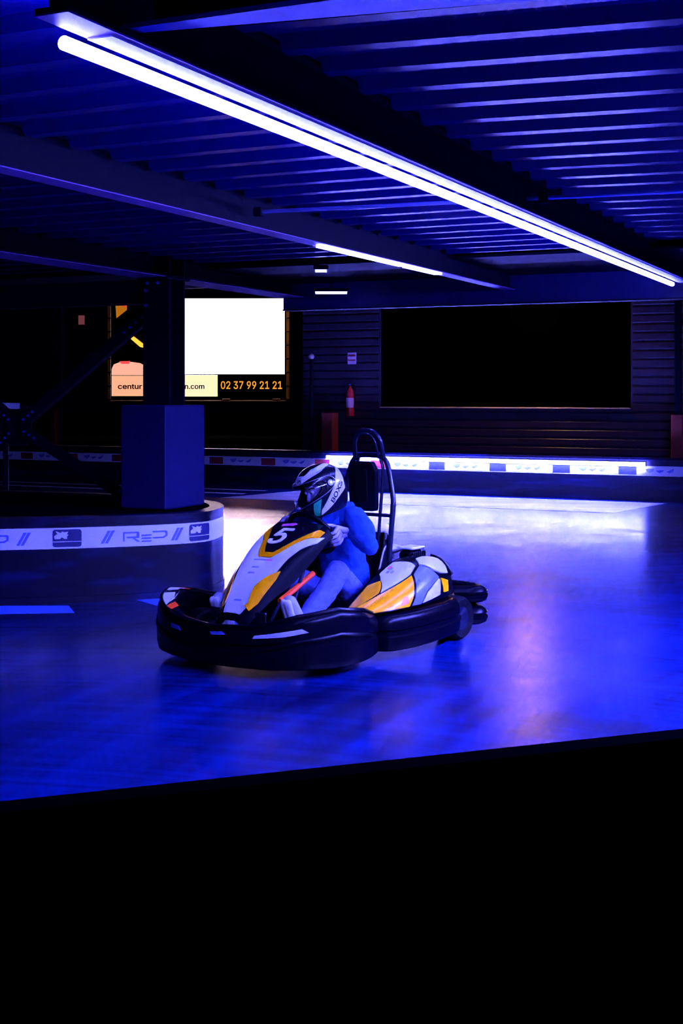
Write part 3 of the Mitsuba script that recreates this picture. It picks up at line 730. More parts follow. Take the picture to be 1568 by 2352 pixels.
# white crossed stickers on the top of the far front corner
def fb_T(u, v):                                 # top face: v runs inwards
    x, y, ox, oy = fb_out(u)
    if np.mean(ox * x + oy * y) < 0: ox, oy = -ox, -oy
    t = np.interp(u, np.linspace(0, 1, len(ft_i)), ft_i)
    return np.stack([x - ox * v, y - oy * v, t + 0.001 + 0 * x], 1), np.tile([0, 0, 1.0], (len(x), 1))
kput('sticker', panel([(0.66, 0.02), (0.75, 0.012), (0.755, 0.085), (0.70, 0.09)], fb_T, 0.0, 0.004, 0.02), 'white_gloss', front)
kput('sticker', panel([(0.635, 0.03), (0.655, 0.02), (0.675, 0.085), (0.65, 0.09)], fb_T, 0.0, 0.004, 0.02), 'red_gloss', front)
kput('sticker', panel([(0.775, 0.01), (0.83, 0.01), (0.835, 0.085), (0.785, 0.085)], fb_T, 0.0, 0.004, 0.02), 'white_gloss', front)
kput('sticker', panel([(0.835, 0.01), (0.86, 0.01), (0.862, 0.085), (0.84, 0.085)], fb_T, 0.0, 0.004, 0.02), 'red_gloss', front)

# side bumpers and rear bumper
for sgn in (1, -1):
    sp = curve(np.array([(0.27, 0.56), (0.20, 0.655), (0.0, 0.69), (-0.30, 0.68), (-0.52, 0.64), (-0.63, 0.54)]), 40)
    m = sweep_path(sp, lambda i: bump_prof(0.06, 0.275, 0.12))
    # the moulding's outer face looks away from the kart
    kput('side_bumper', m if sgn > 0 else mirror(m), 'black_plastic', kart)
def ring_fix(m): return m
rp = curve(np.array([(-0.70, 0.50), (-0.80, 0.615), (-0.92, 0.60), (-1.0, 0.42), (-1.02, 0.0), (-1.0, -0.42), (-0.92, -0.60), (-0.80, -0.615), (-0.70, -0.50)]), 64)[::-1]
rb = kput('rear_bumper', sweep_path(rp[::-1], lambda i: bump_prof(0.21, 0.315, 0.10)), 'black_plastic', kart)
kput('lower_band', sweep_path(rp[::-1], lambda i: bump_prof(0.07, 0.185, 0.09)), 'black_plastic', rb)
for y in (-0.5, -0.2, 0.2, 0.5):
    kput('spacer', tube([(-0.93, y, 0.15), (-0.93, y, 0.19), (-0.93, y, 0.23)], 0.02, 10), 'steel', rb)

# floor tray, chassis rails, wheels
tray = prism(Polygon([(0.95, -0.30), (0.95, 0.30), (0.62, 0.36), (-0.70, 0.36), (-0.70, -0.36), (0.62, -0.36)]).buffer(0.02), 0.012); tray.apply_translation((0, 0, 0.055))
kput('floor_tray', tray, 'black_plastic', kart)
for y in (0.30, -0.30):
    kput('chassis_rail', tube(curve([(0.98, y * 0.7, 0.09), (0.75, y, 0.085), (0.2, y * 1.1, 0.085), (-0.4, y * 1.0, 0.085), (-0.95, y * 0.9, 0.10)], 30), 0.016, 10), 'black_tube', kart)
    kput('side_strut', tube([(0.10, y, 0.09), (0.10, y * 1.6, 0.11), (0.10, y * 2.1, 0.14)], 0.012, 8), 'black_tube', kart)
    kput('side_strut', tube([(-0.35, y, 0.09), (-0.35, y * 1.6, 0.11), (-0.35, y * 2.1, 0.14)], 0.012, 8), 'black_tube', kart)
kput('rear_axle', tube([(-0.62, -0.58, 0.138), (-0.62, 0, 0.138), (-0.62, 0.58, 0.138)], 0.02, 12), 'black_tube', kart)
kput('front_axle', tube([(0.60, -0.50, 0.128), (0.60, 0, 0.11), (0.60, 0.50, 0.128)], 0.016, 10), 'black_tube', kart)
def wheel(x, y, r, w, steer=0.0):
    h = w / 2
    tp = [(r * 0.52, -h * 0.9), (r * 0.86, -h), (r * 0.97, -h * 0.8), (r, -h * 0.5), (r, h * 0.5), (r * 0.97, h * 0.8), (r * 0.86, h), (r * 0.52, h * 0.9)]
    ty = lathe(tp, 36); rot = trimesh.transformations.rotation_matrix(math.pi / 2, (1, 0, 0))
    rimm = lathe([(0.02, -h * 0.7), (r * 0.52, -h * 0.9), (r * 0.54, -h * 0.6), (r * 0.5, -h * 0.3), (r * 0.5, h * 0.3), (r * 0.54, h * 0.6), (r * 0.52, h * 0.9), (0.02, h * 0.7)], 28)
    key = None
    sm = trimesh.transformations.rotation_matrix(steer, (0, 0, 1))
    for nm, m, mat in (('wheel', ty, 'rubber'), ('rim', rimm, 'black_tube')):
        m.apply_transform(rot); m.apply_transform(sm); m.apply_translation((x, y, r))
        key = kput(nm, m, mat, kart if nm == 'wheel' else key)
for y in (0.47, -0.47): wheel(0.60, y, 0.128, 0.12, math.radians(-9))
for y in (0.52, -0.52): wheel(-0.62, y, 0.138, 0.20)

# nose cone: profile from the tip up to the steering wheel; u across, v along
NV = np.array([0.0, 0.12, 0.34, 0.58, 0.80, 1.0])
NF = CubicSpline(NV, [0.885, 0.850, 0.725, 0.572, 0.400, 0.235]); NZ = CubicSpline(NV, [0.270, 0.335, 0.475, 0.600, 0.700, 0.775])
NW = PchipInterpolator(NV, [0.055, 0.075, 0.13, 0.185, 0.225, 0.235])
def nose_fn(u, v):
    w = NW(np.clip(v, 0, 1)); a = np.abs(u)
    over = np.maximum(0, a - w * 0.75)
    drop = 0.35 * u * u + 2.4 * over ** 1.5 * 1.5
    return np.stack([NF(v) + 0 * u, u, NZ(v) - drop], 1)
nose_S0 = surf(nose_fn)
def nose_S(u, v):
    P, N = nose_S0(u, v)
    s = np.sign(N[:, 2:3]); s[s == 0] = 1
    return P, N * s
vs = np.linspace(0, 1, 15)
sk = lambda v: 0.050 * float(np.clip((1.0 - v) / 0.45, 0.12, 1))
outl = [(-(NW(v) + sk(v)), v) for v in vs] + [((NW(v) + sk(v)), v) for v in vs[::-1]]
nose = kput('nose_cone', panel(outl, nose_S, -0.014, 0.0, 0.03), 'black_plastic', kart)
def npanel(name, poly, mat, parent=None, t=0.004, base=0.0): return kput(name, panel(poly, nose_S, base, base + t, 0.025), mat, parent or nose)
npanel('white_panel', [(-0.06, 0.075), (0.06, 0.075), (0.085, 0.17), (0.118, 0.294), (0.142, 0.45), (0.157, 0.60), (0.179, 0.713), (0.217, 0.85), (0.222, 0.93), (0.198, 0.86), (0.128, 0.745), (0.080, 0.625), (0.045, 0.566),
    (-0.045, 0.566), (-0.080, 0.625), (-0.128, 0.745), (-0.198, 0.86), (-0.222, 0.93), (-0.217, 0.85), (-0.179, 0.713), (-0.157, 0.60), (-0.125, 0.45), (-0.095, 0.294), (-0.075, 0.17)], 'white_gloss')
bd = [(0.045, 0.572), (0.078, 0.632), (0.127, 0.757), (0.207, 0.878), (0.207, 0.955), (0.178, 0.930), (0.104, 0.775), (0.055, 0.665), (0.030, 0.622)]
npanel('orange_border', bd + [(-a, b) for a, b in bd[::-1]], 'orange_gloss')
npb = [(0.028, 0.627), (0.052, 0.668), (0.100, 0.778), (0.173, 0.930), (0.173, 0.985)]
plate = npanel('number_plate', npb + [(-a, b) for a, b in npb[::-1]], 'black_gloss', base=0.001)
tm = meshkit.text_mesh('5', 0.115, 0.01, bold=True)
tm.vertices[:, 0] = (tm.vertices[:, 0] - tm.vertices[:, 0].mean()) * 1.35
tm.vertices[:, 1] *= 1.0
tm.vertices = np.column_stack([tm.vertices[:, 0] + 0.10 * (tm.vertices[:, 1] - 0.05) - 0.028, 0.715 + tm.vertices[:, 1] * 1.50, tm.vertices[:, 2]])
kput('digit_five', on_surface(tm, nose_S, 0.005, 0.008, 0.01, 0.02), 'white_gloss', plate, smooth=False)
npanel('pink_logo', [(-0.10, 0.915), (-0.02, 0.925), (0.0, 0.955), (-0.02, 0.965), (-0.06, 0.950), (-0.105, 0.945)], 'pink_ink', plate, base=0.005)
npanel('orange_flash', [(0.068, 0.150), (0.081, 0.181), (0.072, 0.300), (0.112, 0.394), (0.160, 0.500), (0.160, 0.44), (0.150, 0.37), (0.128, 0.235), (0.10, 0.15)], 'orange_gloss', base=0.004)
npanel('orange_flash', [(-0.075, 0.15), (-0.083, 0.24), (-0.105, 0.33), (-0.14, 0.42), (-0.185, 0.475), (-0.185, 0.40), (-0.15, 0.30), (-0.115, 0.2), (-0.10, 0.15)], 'orange_gloss', base=0.004)
npanel('white_fin', [(-0.15, 0.45), (-0.19, 0.53), (-0.195, 0.48), (-0.165, 0.40)], 'white_gloss', base=0.004)
for a, b, w in ((-0.06, 0.53, 0.09), (-0.035, 0.455, 0.05), (-0.035, 0.40, 0.045), (-0.02, 0.175, 0.05)):
    npanel('small_print', [(a, b), (a + w, b + 0.004), (a + w, b + 0.016), (a, b + 0.012)], 'grey_ink', base=0.004, t=0.001)
npanel('pink_print', [(0.03, 0.535), (0.07, 0.54), (0.07, 0.552), (0.03, 0.548)], 'pink_ink', base=0.004, t=0.001)
kput('orange_guard', tube(curve([(0.60, 0.13, 0.355), (0.50, 0.135, 0.395), (0.40, 0.14, 0.44), (0.31, 0.15, 0.485)], 24), [0.012 + 0.010 * math.sin(i / 23.0 * math.pi) for i in range(25)] if False else 0.017, 10), 'red_gloss', nose)
# bracing under the nose and side wings at its foot
kput('nose_support', tube(curve([(0.26, 0.12, 0.70), (0.45, 0.14, 0.40), (0.62, 0.16, 0.11)], 16), 0.012, 8), 'black_tube', nose)
kput('nose_support', tube(curve([(0.26, -0.12, 0.70), (0.45, -0.14, 0.40), (0.62, -0.16, 0.11)], 16), 0.012, 8), 'black_tube', nose)

# side pods
PU = np.array([0.0, 0.2, 0.4, 0.6, 0.8, 1.0])
def pc(vals): return CubicSpline(PU, vals)
OB = [pc([0.400, 0.20, 0.00, -0.20, -0.40, -0.60]), pc([0.520, 0.640, 0.672, 0.665, 0.630, 0.560]), pc([0.275, 0.295, 0.300, 0.302, 0.305, 0.310])]
MD = [pc([0.385, 0.17, -0.04, -0.24, -0.42, -0.60]), pc([0.470, 0.560, 0.585, 0.570, 0.545, 0.490]), pc([0.290, 0.375, 0.440, 0.500, 0.500, 0.470])]
IN = [pc([0.345, 0.15, -0.06, -0.27, -0.44, -0.60]), pc([0.410, 0.390, 0.355, 0.330, 0.330, 0.340]), pc([0.285, 0.385, 0.455, 0.510, 0.525, 0.500])]
def pod_fn(u, v):
    return np.stack([((1 - v) ** 2 * OB[k](u) + 2 * v * (1 - v) * (2 * MD[k](u) - 0.5 * OB[k](u) - 0.5 * IN[k](u)) + v ** 2 * IN[k](u)) for k in range(3)], 1)
pod_S0 = surf(pod_fn)
def pod_S(u, v):
    P, N = pod_S0(u, v)
    s = np.where((N[:, 1:2] + N[:, 2:3]) < 0, -1.0, 1.0)
    return P, N * s
def pod(sgn):
    def pk(name, mesh, mat, parent): return kput(name, mesh if sgn > 0 else mirror(mesh), mat, parent)
    body = panel([(0, 0), (1, 0), (1, 1), (0, 1)], pod_S, -0.012, 0.0, 0.05)
    p = pk('side_pod', body, 'black_plastic', kart)
    # inner wall and rear wall down to the tray
    us = np.linspace(0, 1, 16)
    top = pod_fn(us, np.ones(16)); low = top.copy(); low[:, 2] = 0.10; low[:, 1] -= 0.0
    def strip(a, b, th=(0, -0.012, 0)):
        v = np.vstack([a, b, a + th, b + th]); n = len(a); f = []
        for i in range(n - 1):
            f += [[i, i + 1, n + i + 1], [i, n + i + 1, n + i], [2 * n + i, 3 * n + i, 3 * n + i + 1], [2 * n + i, 3 * n + i + 1, 2 * n + i + 1]]
        m = trimesh.Trimesh(v, f, process=False); return m
    pk('inner_wall', strip(top, low), 'black_plastic', p)
    return p, pk
for sgn in (1, -1):
    p, pk = pod(sgn)
    pp_ = lambda name, poly, mat, base=0.0, t=0.004: pk(name, panel(poly, pod_S, base, base + t, 0.03), mat, p)
    pp_('orange_panel', [(0.045, 0.565), (0.062, 0.02), (0.338, 0.015), (0.372, 0.13), (0.452, 0.515), (0.175, 0.560)], 'orange_gloss')
    pp_('orange_panel', [(0.030, 0.935), (0.035, 0.615), (0.194, 0.622), (0.310, 0.85), (0.25, 0.97)], 'orange_gloss')
    pp_('white_panel', [(0.205, 0.606), (0.455, 0.545), (0.545, 0.600), (0.56, 0.70), (0.56, 0.97), (0.394, 0.97), (0.318, 0.86)], 'white_gloss')
    pp_('grey_panel', [(0.363, 0.02), (0.45, 0.01), (0.52, 0.14), (0.715, 0.252), (0.665, 0.350), (0.565, 0.555), (0.470, 0.50), (0.395, 0.13)], 'grey_gloss')
    pp_('white_patch', [(0.470, 0.018), (0.695, 0.044), (0.725, 0.219), (0.705, 0.235), (0.53, 0.125)], 'white_gloss')
    pp_('orange_tip', [(0.738, 0.238), (0.863, 0.188), (0.840, 0.05), (0.755, 0.056)], 'orange_gloss')
    pp_('white_top', [(0.575, 0.565), (0.672, 0.365), (0.756, 0.300), (0.885, 0.295), (0.956, 0.537), (0.93, 0.66), (0.62, 0.70)], 'white_gloss', t=0.010)
    for a, b in ((0.40, 0.86), (0.44, 0.86), (0.40, 0.80)):
        pp_('small_print', [(a, b), (a + 0.03, b), (a + 0.035, b + 0.04), (a + 0.005, b + 0.04)], 'grey_ink', 0.004, 0.001)
    pp_('pink_print', [(0.45, 0.90), (0.49, 0.90), (0.495, 0.94), (0.455, 0.94)], 'pink_ink', 0.004, 0.001)
    pp_('small_print', [(0.27, 0.06), (0.33, 0.08), (0.335, 0.20), (0.30, 0.22), (0.28, 0.14)], 'pink_ink', 0.004, 0.001)
    tip = panel([(0.93, 0.25), (1.0, 0.25), (1.0, 0.8), (0.93, 0.8)], pod_S, -0.01, 0.02, 0.05)
    pk('tail_wing', tip, 'black_plastic', p)

# seat, steering, roll bar, engine
seat_rings = []
def seat_mesh():
    # bucket: cross-sections along the seat curve, each a U
    path = np.array([(0.06, 0.17), (-0.02, 0.115), (-0.16, 0.10), (-0.28, 0.13), (-0.355, 0.24), (-0.40, 0.40), (-0.435, 0.58), (-0.45, 0.66)])
    half = np.array([0.17, 0.19, 0.20, 0.205, 0.21, 0.215, 0.19, 0.15])
    wing = np.array([0.05, 0.11, 0.16, 0.20, 0.19, 0.15, 0.08, 0.03])
    c = curve(path, 42); k = np.linspace(0, 1, len(c)); kk = np.linspace(0, 1, len(path))
    hw, wg = np.interp(k, kk, half), np.interp(k, kk, wing)
    t = np.gradient(c, axis=0); t /= np.linalg.norm(t, axis=1, keepdims=True)
    nrm = np.stack([-t[:, 1], t[:, 0]], 1)
    nrm *= np.where((nrm @ np.array([0.5, 0.8]))[:, None] < 0, -1, 1)
    s = np.linspace(-1, 1, 17); rings = []
    for i in range(len(c)):
        up = wg[i] * np.abs(s) ** 3.2; y = hw[i] * np.sign(s) * np.minimum(1, np.abs(s) * 1.15)
        a = np.column_stack([c[i, 0] + nrm[i, 0] * up, y, c[i, 1] + nrm[i, 1] * up])
        b = np.column_stack([c[i, 0] + nrm[i, 0] * (up - 0.014), y * 1.06, c[i, 1] + nrm[i, 1] * (up - 0.014)])
        rings.append(np.vstack([a, b[::-1]]))
    kq = len(rings[0]); v = np.vstack(rings); f = []
    for i in range(len(rings) - 1):
        for j in range(kq):
            a, b = i * kq + j, i * kq + (j + 1) % kq
            f += [[a, b, b + kq], [a, b + kq, a + kq]]
    v = np.vstack([v, rings[0].mean(0), rings[-1].mean(0)])
    m = trimesh.Trimesh(v, f, process=False)
    if m.volume < 0: m.faces = m.faces[:, ::-1]
    return m
seat = kput('seat', seat_mesh(), 'black_gloss', kart)
rbk = None
def rpath(sgn): return curve([(-0.36, 0.235 * sgn, 0.10), (-0.385, 0.215 * sgn, 0.50), (-0.425, 0.215 * sgn, 0.82), (-0.445, 0.20 * sgn, 0.90), (-0.465, 0.155 * sgn, 1.06), (-0.468, 0.125 * sgn, 1.125), (-0.468, 0.08 * sgn, 1.15), (-0.468, 0.0, 1.155)], 60)
full = np.vstack([rpath(1), rpath(-1)[::-1][1:]])
roll = kput('roll_bar', tube(full, 0.0165, 12), 'black_tube', kart)
hoop = curve([(-0.466, 0.112, 1.13), (-0.452, 0.110, 1.20), (-0.438, 0.098, 1.262), (-0.43, 0.055, 1.305), (-0.428, 0.0, 1.315), (-0.43, -0.055, 1.305), (-0.438, -0.098, 1.262), (-0.452, -0.110, 1.20), (-0.466, -0.112, 1.13)], 60)
kput('head_hoop', tube(hoop, 0.015, 12), 'black_tube', roll)
hoop2 = hoop.copy(); hoop2[:, 1] *= 0.76; hoop2[:, 2] = 1.135 + (hoop2[:, 2] - 1.13) * 0.86; hoop2[:, 0] += 0.018
kput('head_hoop_liner', tube(hoop2, 0.007, 8), 'black_tube', roll)
hp_poly = [(q[1] * 0.74, q[2] * 1.0) for q in hoop2[::4]]
for sgn in (1, -1):
    kput('inner_post', tube(curve([(-0.40, 0.115 * sgn, 0.56), (-0.43, 0.115 * sgn, 0.82), (-0.462, 0.112 * sgn, 1.05), (-0.468, 0.085 * sgn, 1.135)], 24), 0.010, 10), 'black_tube', roll)
kput('cross_bar', tube([(-0.42, -0.21, 0.775), (-0.42, 0, 0.775), (-0.42, 0.21, 0.775)], 0.011, 10), 'black_tube', roll)
kput('mesh_bar', tube([(-0.452, -0.10, 1.155), (-0.452, 0, 1.165), (-0.452, 0.10, 1.155)], 0.009, 8), 'black_tube', roll)
pad = prism(Polygon([(-0.10, 0.80), (0.10, 0.80), (0.105, 1.06), (0.075, 1.115), (-0.075, 1.115), (-0.105, 1.06)]).buffer(-0.02).buffer(0.02), 0.04)
hr = kput('back_pad', frame_mesh(pad, (-0.452, 0, 0.0), (0, 1, 0), (0.03, 0, 1), (1, 0, 0)), 'black_gloss', kart)
pad2 = prism(Polygon([(-0.045, 0.86), (0.045, 0.86), (0.045, 1.07), (-0.045, 1.07)]).buffer(-0.02).buffer(0.02), 0.012)
kput('pad_inset', frame_mesh(pad2, (-0.412, 0, 0.0), (0, 1, 0), (0.03, 0, 1), (1, 0, 0)), 'rubber', hr)

SWC = np.array([0.135, 0.0, 0.700]); SW2 = np.array([0.62, 0, 0.785]); SW2 /= np.linalg.norm(SW2); SW1 = np.array([0, 1.0, 0]); SWN = np.cross(SW1, SW2)
a = np.linspace(0, 2 * np.pi, 48, endpoint=False)
rimp = SWC + 0.155 * (np.cos(a)[:, None] * SW1 + np.sin(a)[:, None] * SW2)
stw = kput('steering_wheel', tube(rimp, 0.0165, 12, closed=True), 'black_plastic', kart, smooth=True)
for an in (0, math.pi, -math.pi / 2):
    e = SWC + 0.150 * (math.cos(an) * SW1 + math.sin(an) * SW2)
    kput('spoke', tube([SWC - 0.02 * SWN * 0, (SWC + e) / 2, e], [0.018, 0.014, 0.012], 8), 'black_plastic', stw)
kput('hub', tube([SWC - SWN * 0.02, SWC, SWC + SWN * 0.02], 0.042, 16), 'black_plastic', stw)
ga = np.linspace(-0.62, -0.28, 8); gp = SWC + 0.155 * (np.cos(ga)[:, None] * SW1 + np.sin(ga)[:, None] * SW2)
kput('red_grip', tube(gp, 0.0195, 12), 'red_gloss', stw, smooth=True)
kput('steering_column', tube([SWC, (0.33, 0, 0.44), (0.60, 0, 0.13)], 0.012, 10), 'black_tube', kart)
for y in (0.17, -0.17):
    pdl = kput('pedal', tube(curve([(0.78, y, 0.09), (0.80, y, 0.18), (0.82, y, 0.30)], 10), 0.009, 8), 'chrome', kart)
    kput('pedal_pad', kl0 if False else box_at((0.815, y, 0.29), (0.012, 0.08, 0.06), r=0.003), 'chrome', pdl)

eng = kput('engine', box_at((-0.70, -0.16, 0.30), (0.30, 0.34, 0.26), r=0.03), 'black_plastic', kart)
for k in range(6): kput('cooling_fin', box_at((-0.70, -0.16, 0.445 + 0.012 * k), (0.22, 0.24, 0.005), r=0.001), 'steel', eng)
kput('fuel_tank', box_at((-0.66, 0.20, 0.30), (0.26, 0.26, 0.30), r=0.05), 'black_plastic', kart)
af = kput('air_filter', box_at((-0.585, 0.245, 0.500), (0.15, 0.115, 0.11), r=0.025), 'black_plastic', kart)
for k in range(7): kput('filter_rib', box_at((-0.652 + k * 0.022, 0.306, 0.497), (0.008, 0.014, 0.085), r=0.002), 'black_gloss', af)
kput('filter_lid', box_at((-0.585, 0.245, 0.562), (0.16, 0.12, 0.016), r=0.006), 'white_gloss', af)
kput('white_cap', frame_mesh(trimesh.creation.icosphere(3, 1.0), (-0.57, 0.10, 0.545), (0.085, 0, 0.0), (0, 0.07, 0), (0, 0, 0.028)), 'white_gloss', kart, smooth=True)

# ------------------------------------------------------------------ the driver
def hull_chain(bones):
    parts = []
    for p, r, q, s in bones:
        a = m3.Manifold.sphere(r, 20).translate(list(map(float, p))); b = m3.Manifold.sphere(s, 20).translate(list(map(float, q)))
        parts.append(m3.Manifold.batch_hull([a, b]))
    return m3.Manifold.batch_boolean(parts, m3.OpType.Add)
def soften(m, edge, it=10):
    t = man_to_mesh(m.refine_to_length(edge)); t.merge_vertices()
    trimesh.smoothing.filter_taubin(t, lamb=0.5, nu=0.53, iterations=it)
    return t
HC = np.array([0.087, 0.025, 0.970])                       # helmet centre
yw, pt, rl = math.radians(-13), math.radians(15), math.radians(8)
HX = np.array([math.cos(yw) * math.cos(pt), math.sin(yw) * math.cos(pt), -math.sin(pt)])
HY = np.array([-math.sin(yw), math.cos(yw), 0.0]); HZ = np.cross(HX, HY)
HY, HZ = HY * math.cos(rl) + HZ * math.sin(rl), HZ * math.cos(rl) - HY * math.sin(rl)
def hm(p): return HC + np.asarray(p, float) @ np.array([HX, HY, HZ])
driver = thing('person', 'driver in a blue hooded sweatshirt and jeans gripping the steering wheel of the kart', 'person')
hipL, hipR = np.array([-0.20, 0.10, 0.225]), np.array([-0.20, -0.10, 0.225])
kneL, kneR = np.array([0.150, 0.215, 0.478]), np.array([0.24, -0.20, 0.48])
ankL, ankR = np.array([0.49, 0.205, 0.20]), np.array([0.655, -0.19, 0.21])
toeL, toeR = np.array([0.60, 0.205, 0.352]), np.array([0.760, -0.195, 0.352])
pel, chs, upc = np.array([-0.23, 0, 0.27]), np.array([-0.165, 0.005, 0.56]), np.array([-0.085, 0.01, 0.745])
shL, shR = np.array([-0.065, 0.175, 0.785]), np.array([-0.035, -0.165, 0.785])
elL, elR = np.array([0.07, 0.385, 0.640]), np.array([0.05, -0.36, 0.62])
nck = np.array([-0.03, 0.01, 0.83])
def hand(sgn, th):
    R0 = SWC + 0.155 * (math.cos(th) * SW1 + math.sin(th) * SW2)
    r = math.cos(th) * SW1 + math.sin(th) * SW2; t = -math.sin(th) * SW1 + math.cos(th) * SW2; n = SWN
    hs = 1.22
    P = lambda a, b, c: (R0 + (t * a + r * b + n * c) * hs) * np.array([1, sgn, 1])
    bones = []
    for k, (off, ln) in enumerate(((0.037, 0.95), (0.012, 1.05), (-0.013, 1.0), (-0.037, 0.85))):
        c0, c1, c2, c3 = P(off, 0.032, -0.022), P(off, 0.036 , 0.012 * ln), P(off - 0.002, 0.012, 0.030 * ln), P(off - 0.003, -0.014 * ln, 0.022)
        rr = 0.0108 if k < 3 else 0.0098
        bones += [(c0, rr + 0.001, c1, rr), (c1, rr, c2, rr * 0.95), (c2, rr * 0.95, c3, rr * 0.82)]
    pk = [P(0.030, 0.026, -0.030), P(-0.030, 0.026, -0.030)]
    wr = P(-0.035, 0.060, -0.070)
    bones += [(pk[0], 0.014, pk[1], 0.013), (pk[0], 0.014, wr, 0.022), (pk[1], 0.013, wr, 0.022)]
    th0, th1, th2 = P(0.010, 0.020, -0.045), P(0.042, -0.002, -0.028), P(0.060, -0.012, -0.010)
    bones += [(wr, 0.016, th0, 0.014), (th0, 0.013, th1, 0.0105), (th1, 0.0105, th2, 0.009)]
    return bones, wr
hbL, wrL = hand(1, math.radians(-3)); hbR, wrR = hand(-1, math.radians(14))
fh = lambda x, y, z: hm((x, y, z))
head_b = [(fh(-0.02, 0, 0.035), 0.088, fh(0.01, 0, 0.02), 0.084), (fh(0.01, 0, 0.0), 0.076, fh(0.045, 0, -0.085), 0.045),
          (fh(0.055, 0.03, -0.03), 0.033, fh(0.05, -0.03, -0.03), 0.033),
          (fh(0.084, 0, 0.004), 0.010, fh(0.106, 0, -0.040), 0.013), (fh(0.082, 0.012, -0.045), 0.012, fh(0.082, -0.012, -0.045), 0.012),
          (fh(0.078, 0.022, 0.022), 0.014, fh(0.066, 0.048, 0.018), 0.014), (fh(0.078, -0.022, 0.022), 0.014, fh(0.066, -0.048, 0.018), 0.014),
          (fh(0.078, 0.018, -0.075), 0.010, fh(0.078, -0.018, -0.075), 0.010),
          (fh(-0.005, 0.082, 0.0), 0.012, fh(-0.005, 0.084, -0.03), 0.010), (fh(-0.005, -0.082, 0.0), 0.012, fh(-0.005, -0.084, -0.03), 0.010)]
torso = [(pel, 0.115, chs, 0.118), (chs, 0.118, upc, 0.100), (upc, 0.085, shL, 0.052), (upc, 0.085, shR, 0.052), (hipL, 0.085, hipR, 0.085), (hipL, 0.09, pel, 0.11), (hipR, 0.09, pel, 0.11), (upc, 0.07, nck, 0.05), (nck, 0.05, fh(-0.015, 0, -0.05), 0.052)]
limbs = [(shL, 0.050, elL, 0.038), (elL, 0.038, wrL, 0.025), (shR, 0.050, elR, 0.038), (elR, 0.038, wrR, 0.025),
         (hipL, 0.080, kneL, 0.052), (kneL, 0.052, ankL, 0.036), (hipR, 0.080, kneR, 0.052), (kneR, 0.052, ankR, 0.036),
         (ankL, 0.034, toeL, 0.026), (ankR, 0.034, toeR, 0.026)]
body = kput('body', soften(hull_chain(head_b + torso + limbs + hbL + hbR), 0.005, 5), 'skin', driver, smooth=True)
for sy in (1, -1):
    e = trimesh.creation.icosphere(2, 0.0125); e.apply_translation(fh(0.0835, 0.031 * sy, 0.0))
    k = kput('eye', e, 'eye_white', driver, smooth=True)
    i = trimesh.creation.icosphere(2, 0.0068); i.apply_translation(fh(0.0908, 0.0325 * sy - 0.003, -0.002)); kput('iris', i, 'hair_dark', k, smooth=True)
    kput('eyebrow', tube(curve([fh(0.093, 0.014 * sy, 0.020), fh(0.090, 0.032 * sy, 0.026), fh(0.077, 0.052 * sy, 0.020)], 12), [0.003] + [0.0042] * 11 + [0.0025] if False else 0.0042, 8), 'hair_dark', driver)
# clothes
def wob(t, amp, f, seed):
    t.vertices += t.vertex_normals * (amp * (meshkit.fbm(t.vertices * f, 3, seed)[:, None] - 0.5)); return t
hip_c = np.array([-0.235, 0, 0.31])
mid = lambda a, b, k: a + (b - a) * k
cuffL, cuffR = mid(elL, wrL, 0.86), mid(elR, wrR, 0.86)
hood_b = [(hip_c, 0.150, chs, 0.152), (chs, 0.150, upc, 0.122), (upc, 0.105, shL, 0.074), (upc, 0.105, shR, 0.074), (chs + np.array([0.04, 0, 0]), 0.12, upc + np.array([0.03, 0, -0.02]), 0.095),
          (shL, 0.080, mid(shL, elL, 0.62), 0.077), (mid(shL, elL, 0.5), 0.055, elL, 0.055), (elL, 0.056, mid(elL, wrL, 0.5), 0.050), (mid(elL, wrL, 0.5), 0.050, cuffL, 0.036),
          (shR, 0.080, mid(shR, elR, 0.62), 0.077), (mid(shR, elR, 0.5), 0.055, elR, 0.055), (elR, 0.056, mid(elR, wrR, 0.5), 0.050), (mid(elR, wrR, 0.5), 0.050, cuffR, 0.036),
          (hip_c + np.array([0, 0.09, -0.03]), 0.085, hip_c + np.array([0, -0.09, -0.03]), 0.085)]
hoodie = kput('hoodie', wob(wob(soften(hull_chain(hood_b), 0.009, 8), 0.030, 8.0, 3), 0.022, 22.0, 9), 'hoodie', driver, smooth=True, label='blue hooded sweatshirt')
hd = [(np.array([-0.135, 0.085, 0.835]), 0.040, np.array([-0.165, 0.0, 0.835]), 0.052), (np.array([-0.165, 0.0, 0.835]), 0.052, np.array([-0.125, -0.075, 0.835]), 0.040),
      (np.array([-0.135, 0.085, 0.835]), 0.042, np.array([-0.055, 0.115, 0.805]), 0.032), (np.array([-0.055, 0.115, 0.805]), 0.030, np.array([0.035, 0.085, 0.745]), 0.020),
      (np.array([-0.125, -0.075, 0.835]), 0.038, np.array([-0.04, -0.095, 0.80]), 0.030), (np.array([-0.04, -0.095, 0.80]), 0.028, np.array([0.045, -0.06, 0.745]), 0.018),
      (np.array([-0.165, 0.0, 0.83]), 0.045, np.array([-0.175, 0.0, 0.76]), 0.05)]
kput('hood', wob(soften(hull_chain(hd), 0.008, 6), 0.024, 18.0, 8), 'hoodie', hoodie, smooth=True)
for c0, w0 in ((cuffL, wrL), (cuffR, wrR)):
    d = (w0 - c0) / np.linalg.norm(w0 - c0)
    kput('cuff', tube([c0 - d * 0.02, c0 + d * 0.005, c0 + d * 0.028], [0.040, 0.036, 0.033], 18), 'hoodie', hoodie, smooth=40)
